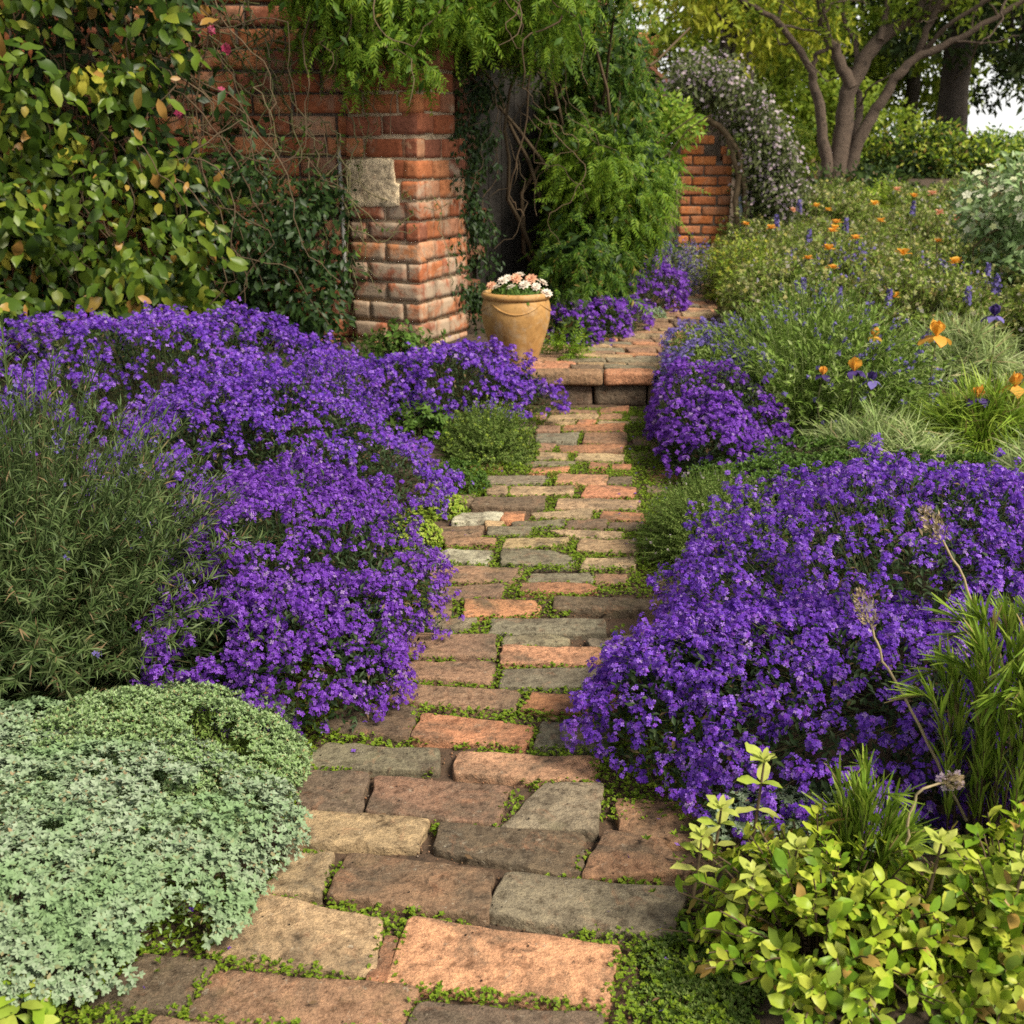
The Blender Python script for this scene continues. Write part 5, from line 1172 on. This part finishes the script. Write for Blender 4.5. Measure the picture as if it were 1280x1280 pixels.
# a few larger leaves of weeds in the wider joints, and dry leaf litter along the edges
k = 2600; Y = rg.uniform(1.3, 6.5, k); sd_ = rg.choice([-1, 1], k); X = path_x(Y) + sd_ * (path_hw(Y) + rg.normal(.0, .05, k))
m = MB(); P = np.c_[X, Y, rg.uniform(.0, .02, k)]; scatter_mix(m, ROS_F, P, basis_z(nz(np.array([0, 0, 1.0]) + rg.normal(0, .3, P.shape)), rg.uniform(0, 6.28, k)), rg.uniform(.006, .014, k), rg)
m.build("edge_weeds", G_MOSS, None, kind="stuff")
def crumbs(n):
    Y = 1.3 + 5.2 * rg.uniform(0, 1, n) ** 1.7; X = path_x(Y) + rg.uniform(-1, 1, n) * (path_hw(Y) + .06); ins = np.zeros(n, bool)
    for q in LOWQ: ins |= inside(X, Y, q)
    X, Y = X[~ins], Y[~ins]; P = np.c_[X, Y, -0.021 + rg.uniform(0, .004, len(X))]
    b = MB(); block(b, -.5, .5, -.4, .4, -.35, .35, .3, 3, (2, 2, 2), .08); t = (b.V[0], b.L[0], b.T[0])
    m = MB(); scatter(m, t, P, basis_z(rnd_dirs(len(P), rg), rg.uniform(0, 6, len(P))), rg.uniform(.002, .0085, len(P)) * rg.uniform(.5, 1, len(P)))
    m.build("soil_crumbs", leaf_mat("crumb", [(.05, .033, .02), (.11, .07, .04), (.2, .12, .07), (.3, .15, .08), (.22, .19, .15)], .95, 0), None, kind="stuff")
crumbs(9000)
k = 110; Y = rg.uniform(1.6, 6.3, k); X = path_x(Y) + np.sign(rg.normal(size=k)) * path_hw(Y) * rg.uniform(.35, .95, k) ** .6; P = np.c_[X, Y, np.full(k, .004)]
m = MB(); scatter_mix(m, FL4, P, basis_z(nz(np.array([0, 0, 1.0]) + rg.normal(0, .3, P.shape)), rg.uniform(0, 6.28, k)), rg.uniform(.004, .008, k), rg); m.build("fallen_petals", PURPLE, None, kind="stuff")
k = 900; Y = rg.uniform(1.3, 6.5, k); X = path_x(Y) + rg.normal(0, 1, k) * path_hw(Y) * .75
m = MB(); P = np.c_[X, Y, rg.uniform(-.008, .006, k)]
ins = np.zeros(k, bool)
for q in LOWQ: ins |= inside(X, Y, q)
P[ins, 2] = .008
sel = (~ins) | (rg.uniform(0, 1, k) < .12); P = P[sel]
scatter_mix(m, OVALS + NEEDLE, P, basis_yz(nz(rg.normal(size=P.shape) * [1, 1, .25]), nz(np.array([0, 0, 1.0]) + rg.normal(0, .4, P.shape))), rg.uniform(.008, .022, len(P)), rg)
m.build("leaf_litter", leaf_mat("dry_leaf", [(.16, .09, .045), (.25, .15, .08), (.1, .06, .03), (.33, .22, .12)], .8, .1), None, kind="stuff")

# ------------------------------------------------------------------ climbers on the walls
rg = np.random.default_rng(401)
r = thing("leafy_climber", "broad-leaved yellow-green climber covering the wall at the left edge", "climber", (-2.7, 6.9, 0.1))
k = 130; cl = np.c_[rg.uniform(-4.2, -1.85, k), rg.uniform(6.05, 6.95, k), rg.uniform(0.3, 2.75, k), rg.uniform(.4, 1.4, k)]
cl[:, 1] += np.clip((cl[:, 0] + 2.6) * .35, 0, .3)
m = MB(); leaf_cloud(m, cl, 8200, 0.25, rg, OVAL + [bent(leaf_t(.75, 4, .1, .25, .4), 3)], (0.045, 0.125), 0.5, 0.55, toward=(0.15, -1, 0.55)); stuffpart(m.build("foliage", G_IVY, r))
m = MB(); kk = cl[rg.choice(k, 16, replace=False)]; kk[:, 1] -= .12; leaf_cloud(m, kk, 420, 0.13, rg, OVAL, (0.05, 0.095), 0.5, 0.6, toward=(0.15, -1, 0.55)); stuffpart(m.build("yellow_leaves", G_YEL, r))
m = MB(); st = np.c_[rg.uniform(-4.2, -1.7, 80), rg.uniform(6.7, 7.0, 80), rg.uniform(1.2, 2.8, 80)]; vines(m, st, rg, 20, 0.08, (.005, .002), plane=1); stuffpart(m.build("stems", TWIG, r))
# inner leaves near the wall, recess shade put into their dark colour
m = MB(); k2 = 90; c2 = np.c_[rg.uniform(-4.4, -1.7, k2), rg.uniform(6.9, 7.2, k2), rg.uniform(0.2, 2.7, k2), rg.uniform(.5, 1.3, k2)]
leaf_cloud(m, c2, 5200, 0.26, rg, OVALS, (0.06, 0.11), 0.5, 0.5, toward=(0, -1, .5)); stuffpart(m.build("inner_foliage", G_IVYSHADE, r))

r = thing("dark_climber", "dark thin-stemmed creeper hanging over the wall left of the brick pillar", "climber", (-1.5, 7.3, 0.1))
k = 70; cl = np.c_[rg.uniform(-2.1, -1.12, k), rg.uniform(6.95, 7.35, k), rg.uniform(0.2, 1.35, k), rg.uniform(.4, 1.2, k)]
m = MB(); leaf_cloud(m, cl, 5200, 0.2, rg, OVALS, (0.035, 0.07), 0.5, 0.5, toward=(0, -1, .5)); stuffpart(m.build("foliage", G_IVYSHADE, r))  # leaves coloured dark in place of the shade on the wall
m = MB(); st = np.c_[rg.uniform(-2.0, -1.05, 70), np.full(70, 7.28), rg.uniform(1.0, 2.6, 70)]; st[:, 1] += (st[:, 0] + 1.1) * -.05
C = vines(m, st, rg, 22, 0.06, (.005, .002), wob=.9, plane=1); stuffpart(m.build("stems", leaf_mat("vine_stem", [(.12, .12, .05), (.2, .16, .09), (.09, .1, .04)], .7, 0), r))
m = MB(); leaves_on(m, C, 1900, rg, OVALS, (.025, .055), (40, 90), 0, 1, -.2); stuffpart(m.build("sparse_leaves", G_MID, r))
m = MB(); P = np.array([(-1.83, 7.0, 2.05), (-1.72, 7.0, 2.09), (-1.7, 7.0, 1.75), (-1.95, 7.0, 1.62), (-1.66, 7.02, 1.98)]); scatter_mix(m, FL5, np.repeat(P, 5, 0) + rg.normal(0, .012, (25, 3)), basis_z(nz(rg.normal(size=(25, 3)) + [0, -1, .3]), rg.uniform(0, 6, 25)), np.full(25, .024), rg); stuffpart(m.build("blossoms", MAGENTA, r))

r = thing("feathery_climber", "feathery green climber draped over the top of the brick pillar", "climber", (-0.7, 7.2, 2.4))
k = 85; xx = rg.uniform(-1.25, 0.35, k); cl = np.c_[xx, rg.uniform(6.95, 7.6, k), rg.uniform(2.05, 2.75, k) - .0 * xx, rg.uniform(.4, 1.3, k)]
cl = np.vstack([cl, [(-.98, 7.14, 1.98, .7), (-.92, 7.14, 1.85, .3), (-.72, 7.08, 2.0, .9), (-.62, 7.05, 1.93, .8), (-.54, 7.05, 1.86, .4), (-.88, 7.1, 2.05, .8)]])
m = MB(); leaf_cloud(m, cl, 2400, 0.2, rg, FROND, (0.09, 0.18), 0.5, 0.75, toward=(0, -.6, .8)); stuffpart(m.build("foliage", G_WISTB, r))
m = MB(); leaf_cloud(m, cl, 2200, 0.22, rg, OVALS, (0.04, 0.08), 0.5, 0.5, toward=(0, -.7, .7)); stuffpart(m.build("inner_foliage", G_WIST, r))
m = MB(); st = np.c_[rg.uniform(-1.2, .3, 36), rg.uniform(6.9, 7.3, 36), rg.uniform(2.1, 2.6, 36)]; vines(m, st, rg, 14, .06, (.006, .002)); stuffpart(m.build("stems", TWIG, r))

r = thing("hanging_creeper", "dark creeper trailing down the shaded gap between the pillar and the pot", "climber", (-0.2, 7.9, 0.2))
k = 60; xx = rg.uniform(-.44, -.14, k); cl = np.c_[xx, 7.75 + (xx + .42) * .8 + rg.uniform(-.1, .1, k), rg.uniform(0.3, 2.2, k), rg.uniform(.4, 1.1, k)]
m = MB(); leaf_cloud(m, cl, 3400, 0.14, rg, SML + OVALS, (0.03, 0.055), 0.4, 0.8, toward=(.2, -1, .5)); stuffpart(m.build("foliage", G_IVYSHADE, r))  # same shade-darkened leaf colour in the gap
m = MB(); st = np.c_[rg.uniform(-.42, .35, 14), rg.uniform(7.75, 8.3, 14), rg.uniform(1.6, 2.4, 14)]; C = vines(m, st, rg, 20, .06, (.0035, .0015), (0, 0, -.6), .9); stuffpart(m.build("stems", TWIG, r))

# the tall green mass left of the upper path
r = thing("feathery_shrub", "tall feathery green shrub bulging over the clay pot and the upper path", "shrub", (0.6, 8.8, 0.15))
cl = np.vstack([ell_clumps(60, (0.05, 7.95, 2.45), (0.75, 0.5, 0.55), rg, (.3, 1)), ell_clumps(100, (0.70, 8.9, 1.45), (0.36, 0.6, 1.0), rg, (.45, 1)), ell_clumps(40, (0.78, 8.8, 1.05), (0.33, 0.5, 0.5), rg, (.5, 1)), ell_clumps(34, (0.50, 8.3, 0.5), (0.22, 0.4, 0.4), rg, (.5, 1))])
m = MB(); leaf_cloud(m, cl, 7500, 0.24, rg, FROND, (0.10, 0.20), 0.55, 0.7, toward=(.2, -.6, .8)); stuffpart(m.build("foliage", G_WIST, r))
m = MB(); c2 = ell_clumps(44, (0.70, 8.6, 1.15), (0.38, 0.45, 0.42), rg, (.6, 1)); leaf_cloud(m, c2, 1500, 0.2, rg, FROND, (0.09, 0.19), 0.7, 0.55, toward=(.2, -.6, .8)); stuffpart(m.build("bright_foliage", G_WISTB, r))
m = MB(); leaf_cloud(m, cl, 5000, 0.26, rg, OVALS, (0.05, 0.09), 0.5, 0.4); stuffpart(m.build("inner_foliage", G_IVYSHADE, r))  # dark leaf colour paints the shade inside the shrub
m = MB()
for i in range(16): limb(m, [(.55 + rg.normal(0, .12), 8.8 + rg.normal(0, .15), .1), (.55 + rg.normal(0, .25), 8.8 + rg.normal(0, .2), 1.1), (.4 + rg.normal(0, .4), 8.6 + rg.normal(0, .3), 2.3)], .025, .008, 6, .02, i)
limb(m, [(.12, 7.6, 2.3), (.13, 7.6, 1.9), (.06, 7.62, 1.45), (.0, 7.65, 1.15), (.08, 7.7, 1.0)], .008, .004, 5, .01, 5)
m.build("branches", TWIG, r)
r = thing("lime_shrub", "bright lime green shrub beside the far end of the path, by the flowering arch", "shrub", (1.3, 10.9, 0.2))
cl = np.vstack([ell_clumps(80, (1.20, 11.0, 1.45), (0.40, 0.5, 0.62), rg, (.45, 1)), ell_clumps(40, (0.85, 10.2, 1.0), (0.36, 0.6, 0.6), rg, (.45, 1))])
m = MB(); leaf_cloud(m, cl, 9000, 0.2, rg, SML + OVALS, (0.05, 0.085), 0.7, 0.1); stuffpart(m.build("foliage", G_WISTB, r))
m = MB(); leaf_cloud(m, cl[cl[:, 2] > 1.55], 1600, 0.2, rg, SML + OVALS, (0.05, 0.08), 0.8, 0.0); stuffpart(m.build("bright_foliage", G_LIME, r))  # brighter top leaves put the sunlit glow into the colour
m = MB()
for i in range(9): limb(m, [(1.2 + rg.normal(0, .1), 10.9 + rg.normal(0, .15), .1), (1.2 + rg.normal(0, .2), 10.8, .9), (1.25 + rg.normal(0, .25), 10.8 + rg.normal(0, .3), 1.7)], .02, .006, 5, .02, i)
m.build("branches", TWIG, r)
bush("shade_plant", "dark leafy undergrowth at the foot of the feathery shrub", 0.42, 7.75, 0.22, 0.45, 0.40, 403, 160, 1500, OVALS + SML, (.035, .06), G_HEDGE, STEM, (.003, .001), cat="plant")
bush("shade_plant", "grey-green tall weeds left of the far brick pier", 1.35, 11.7, 0.36, 0.4, 0.8, 404, 200, 1800, SML + NEEDLE, (.04, .07), G_MEAD, STEM, (.003, .001), cat="plant")

# flowering arch over the far pier
r = thing("flowering_climber", "climber full of small pale pink flowers arching over the far brick pier", "climber", (2.5, 12.5, 0.4))
ARCHSTEM.build("stems", TWIG, r)
th = rg.uniform(0, 1, 150); ax_ = np.interp(th, [0, .2, .45, .7, 1], [1.72, 1.95, 2.38, 2.72, 2.95]); az_ = np.interp(th, [0, .2, .45, .7, 1], [2.03, 2.08, 1.93, 1.5, 0.75])
cl = np.c_[ax_ + rg.normal(0, .09, 150), 12.45 + rg.normal(0, .16, 150), az_ + rg.normal(0, .11, 150), rg.uniform(.4, 1.4, 150)]
c3 = ell_clumps(60, (2.72, 12.5, 0.95), (0.30, 0.3, 0.6), rg, (.3, 1)); cl = np.vstack([cl, c3]); 
m = MB(); leaf_cloud(m, cl, 12000, 0.21, rg, SML, (0.045, 0.085), 0.6, 0.3); stuffpart(m.build("foliage", G_ARCH, r))
n = 3200; P, d = cloud(n, cl, rg, 0.25); m = MB(); scatter_mix(m, FL5, P, basis_z(nz(d + [0, -.5, .4] + rg.normal(0, .3, (n, 3))), rg.uniform(0, 6, n)), rg.uniform(.013, .025, n), rg); stuffpart(m.build("blossoms", PINKW, r))

# ------------------------------------------------------------------ trees, hedge and cottage behind
BARK = rough_mat("grey_brown_bark", (0.04, 0.027, 0.018), (0.13, 0.09, 0.062), 9, 0.9, 0.9, 0.03, (0.08, 0.055, 0.04))
BARKD = rough_mat("dark_bark", (0.03, 0.024, 0.018), (0.09, 0.07, 0.055), 5, 0.95, 1.0, 0.05)
tx, ty, tz = 4.44, 16.0, 0.97
r = thing("multi_stem_tree", "multi-stemmed tree with spreading bare limbs behind the hedge", "tree", (tx, ty, tz))
m = MB(); rg = np.random.default_rng(411)
def T(dx, dz, dy=0.0): return (tx + dx, ty + dy, tz + dz)
mains = [([(-.10, -.1), (-.22, .55), (-.42, 1.2), (-.52, 1.42), (-.95, 1.95), (-1.6, 2.3), (-2.4, 2.75)], .12, .02, -.15), ([(.02, -.1), (.05, .6), (.12, 1.25), (.42, 1.78), (.85, 2.05), (1.5, 2.32), (2.3, 2.5)], .20, .05, .1),
         ([(.16, -.1), (.24, .5), (.48, 1.0), (.66, 1.35), (1.0, 1.62), (1.5, 1.85), (2.3, 2.35), (2.9, 2.7)], .13, .025, -.2), ([(.10, -.1), (.22, .6), (.34, .95), (.30, 1.4), (.42, 1.7)], .09, .04, .35),
         ([(.10, 1.2), (-.12, 1.62), (-.3, 1.95), (-.38, 2.4), (-.5, 3.0)], .11, .04, .15), ([(-.45, 1.3), (-.42, 1.6), (-.28, 1.72), (-.36, 2.1), (-.7, 2.7)], .05, .015, -.1), ([(.12, 1.2), (.2, 1.7), (.05, 2.2), (.2, 2.9)], .06, .02, .4),
         ([(.42, 1.78), (.5, 2.2), (.45, 2.8)], .07, .03, .1), ([(.95, 1.6), (1.05, 2.1), (1.25, 2.5), (1.9, 3.0)], .07, .02, -.2), ([(.85, 2.05), (1.1, 2.6), (1.2, 3.1)], .07, .03, .2), ([(1.0, 1.62), (1.25, 2.0), (1.9, 2.35), (2.8, 2.6)], .05, .015, -.5), ([(-.95, 1.95), (-.9, 2.5), (-1.1, 3.0)], .035, .015, 0)]
ends = []
for i, (pts, r0, r1, dyy) in enumerate(mains):
    path = limb(m, [T(a, b, dyy * j / (len(pts) - 1) * 2) for j, (a, b) in enumerate(pts)], r0 * .78, r1 * .9, 9, .012, i)
    ends.append(path)
for path in ends:
    for q in range(5):
        s = path[rg.integers(len(path) // 2, len(path))]; d = nz(rg.normal(size=3) + np.array([0, 0, .5])); L_ = rg.uniform(.5, 1.1)
        limb(m, [s, s + d * L_ * .5 + rg.normal(0, .06, 3), s + d * L_ + rg.normal(0, .12, 3)], .02, .006, 5, .01, q)
m.build("trunk", BARK, r)
m = MB(); cl = np.vstack([ell_clumps(110, (tx + .2, ty + .1, tz + 3.4), (3.0, 1.8, 1.5), rg, (.4, 1), -.7)]); leaf_cloud(m, cl, 6500, 0.42, rg, SML, (0.08, 0.14), .5, .3); 
tw = np.concatenate([p[len(p) // 2:] for p in ends]); tw = tw[tw[:, 2] > tz + 1.9]; c2 = np.c_[tw + rg.normal(0, .15, tw.shape), rg.uniform(.2, .7, len(tw))]
leaf_cloud(m, c2, 2200, 0.3, rg, SML, (0.08, 0.13), .5, .3); stuffpart(m.build("crown", G_TREE, r))

def tree(name, label, x, y, h, tr, cr, zc, seed, nleaf, leafm, barkm=BARKD, ls=(0.14, 0.26), sig=0.6, kcl=90, group="trees beyond the hedge", low=-.8):
    rg = np.random.default_rng(seed); z0 = Zg(x, y); r = thing(name, label, "tree", (x, y, z0), group); m = MB()
    tp = limb(m, [(x, y, z0 - .2), (x + rg.normal(0, .1), y, z0 + h * .3), (x + rg.normal(0, .25), y, z0 + h * .6), (x + rg.normal(0, .3), y, z0 + h * .92)], tr, tr * .25, 10, .02, seed)
    cl = ell_clumps(kcl, (x, y, z0 + zc), cr, rg, (.35, 1), low)
    for i in range(18):
        e = cl[rg.integers(0, len(cl)), :3]; s = tp[rg.integers(4, len(tp))]; limb(m, [s, (s + e) / 2 + [0, 0, .15], e], tr * .28, .02, 6, .03, i)
    m.build("trunk", barkm, r); m = MB(); leaf_cloud(m, cl, nleaf, sig, rg, SML, ls, .5, .3); stuffpart(m.build("crown", leafm, r)); return r
tree("broadleaf_tree", "yellow-green tree glowing behind the flowering arch", 4.0, 22, 6.5, .16, (2.2, 1.6, 2.6), 3.6, 501, 6800, G_TREEY, ls=(.12, .22), sig=.5, kcl=80)
tree("broadleaf_tree", "yellow-green tree above the lime shrub, left of the glowing one", 2.6, 36, 7, .16, (2.0, 1.6, 2.6), 4.4, 502, 5000, G_TREEY, ls=(.13, .24), sig=.55, kcl=70)
tree("broadleaf_tree", "green tree behind the flowering arch, left of the multi-stemmed one", 5.0, 26, 8, .22, (2.5, 1.8, 3.2), 3.9, 503, 6000, G_TREE, ls=(.14, .25), sig=.5, kcl=85)
tree("dark_tree", "big dark-trunked tree right of the multi-stemmed one", 10.0, 27, 12, .42, (2.9, 2.2, 3.6), 4.2, 504, 7000, G_TREED, ls=(.15, .28), sig=.5, kcl=90, low=-.9)
tree("dark_tree", "dark tree at the far right, its trunk thin between sky gaps", 13.0, 29, 12, .34, (2.8, 2.2, 3.6), 3.9, 505, 6500, G_TREED, ls=(.15, .28), sig=.5, kcl=90, low=-.9)
tree("dark_tree", "dark tree cut by the right edge of the photo", 11.4, 24, 10, .24, (2.2, 1.8, 3.0), 3.6, 506, 4500, G_TREED, ls=(.15, .26), sig=.5, kcl=70, low=-.9)
tree("dark_tree", "hazy green tree low between the trunks", 9.0, 34, 9, .3, (4.5, 2.0, 2.6), 2.6, 507, 5500, G_TREE, ls=(.2, .34), sig=.6, kcl=100, low=-.9)
tree("dark_tree", "dark evergreen behind the top of the feathery shrub", -0.6, 19, 9, .3, (2.6, 1.8, 3.6), 3.6, 508, 9000, G_TREED, ls=(.14, .24), sig=.6, kcl=100, low=-.9)
tree("broadleaf_tree", "mid green tree filling the gap between the dark trunks", 11.0, 33, 8, .25, (3.8, 2.0, 3.0), 2.9, 510, 4200, G_TREE, ls=(.2, .32), sig=.55, kcl=90, low=-.9)
tree("broadleaf_tree", "low olive green tree behind the top of the arch", 5.6, 31, 7, .25, (3.0, 2.0, 2.4), 2.4, 509, 6500, G_TREE, ls=(.18, .3), sig=.6, kcl=90, low=-.9)

def hedge(name, label, c, rr, seed, n, mat, top=None, group=None, ls=(.06, .11)):
    rg = np.random.default_rng(seed); r = thing(name, label, "hedge" if "hedge" in name else "shrub", (c[0], c[1], Zg(c[0], c[1])), group)
    cl = ell_clumps(110, c, rr, rg, (.4, 1), -.9); m = MB(); leaf_cloud(m, cl, n, .32, rg, SML + OVALS, ls, .7, .1); stuffpart(m.build("foliage", mat, r))
    if top is not None:
        c2 = cl[cl[:, 2] > c[2] + rr[2] * .3]; m = MB(); leaf_cloud(m, c2, n // 3, .33, rg, SML + OVALS, ls, .8, -.1); stuffpart(m.build("bright_foliage", top, r))  # brighter leaf colour on the upper clumps
    m = MB()
    for i in range(12):
        e = cl[rg.integers(0, len(cl)), :3]; limb(m, [(c[0] + rg.normal(0, rr[0] * .3), c[1], Zg(c[0], c[1]) - .05), (np.array(c) + e) / 2, e], .03, .008, 5, .02, i)
    m.build("branches", TWIG, r); return r
hedge("clipped_hedge", "dark rounded hedge with a lime green top, right of the multi-stemmed tree", (6.1, 17.6, 0.98), (1.35, 0.8, 0.62), 521, 13000, G_HEDGE, G_LIMED)
hedge("clipped_hedge", "lower hedge with yellow-green top at the right, behind the cream shrub", (8.0, 18.8, 1.05), (1.2, 0.8, 0.6), 522, 6000, G_MID, G_LIME)
hedge("rounded_shrub", "lime green shrub left of the multi-stemmed tree's foot", (3.95, 17.2, 1.25), (0.6, 0.5, 0.42), 523, 3000, G_LIMED, G_LIME)
hedge("rounded_shrub", "dark low shrub in front of the multi-stemmed tree's foot", (4.55, 15.0, 0.75), (0.75, 0.5, 0.32), 524, 3600, G_HEDGE)
bush("yellow_fern", "yellow-green ferny plant in front of the dark hedge", 4.35, 13.9, 0.42, 0.36, 0.36, 525, 70, 260, FROND, (.2, .34), G_LIME, STEM, (.004, .002), (10, 50), .4, .3, cat="fern")

hedge("clipped_hedge", "mid green hedge far behind, between the flowering arch and the trunks", (5.4, 22.5, 1.7), (2.6, .8, .85), 526, 9000, G_TREE, None, None, (.1, .18))
# cottage far behind
hx, hy = 3.1, 30.0; hz = Zg(hx, hy)
r = thing("cottage", "pinkish cottage gable with an orange chimney, half hidden above the lime shrub", "cottage", (hx, hy, hz))
m = MB(); g = [(-2.2, 0), (2.0 - 1.2, 0), (.8, 1.5), (-.7, 2.65), (-2.2, 1.5)]
V = [(hx + a, hy + d, hz + b) for d in (0, 4) for a, b in g]; k = len(g); L = list(range(k)) + list(range(2 * k - 1, k - 1, -1)); T_ = [k, k]
for i in range(k): j = (i + 1) % k; L += [i, i + k, j + k, j]; T_.append(4)
m.add(V, L, T_); m.build("wall", rough_mat("pink_render", (.5, .33, .26), (.62, .43, .35), 3, .9, .3), r, smooth=False)
m = MB()
for sx, a, b in ((1, (.95, 1.37), (-.7, 2.70)), (-1, (-2.35, 1.37), (-.7, 2.70))):
    V = [(hx + q[0], hy + d, hz + q[1] + u) for d in (-.15, 4.1) for q, u in ((a, 0), (b, 0), (b, .1), (a, .1))]; m.add(V, [0, 1, 2, 3, 7, 6, 5, 4, 0, 4, 5, 1, 1, 5, 6, 2, 2, 6, 7, 3, 3, 7, 4, 0], [4] * 6)
m.build("roof", rough_mat("clay_tile", (.25, .1, .06), (.4, .18, .1), 6, .9, .5), r, smooth=False)
m = MB(); block(m, hx + .05, hx + .62, hy + .6, hy + 1.2, hz + 1.6, hz + 2.75, .02, 3, (4, 4, 6), .004); ch = m.build("chimney", rough_mat("orange_chimney_brick", (.5, .2, .08), (.62, .3, .14), 5, .9, .5), r)
m = MB(); prism(m, [(hx - .3, hy - .06), (hx - .18, hy - .06), (hx - .18, hy), (hx - .3, hy)], hz + .05, hz + 2.3); m.build("downpipe", rough_mat("white_paint", (.7, .7, .68), (.78, .78, .76), 5, .6, .1), r)
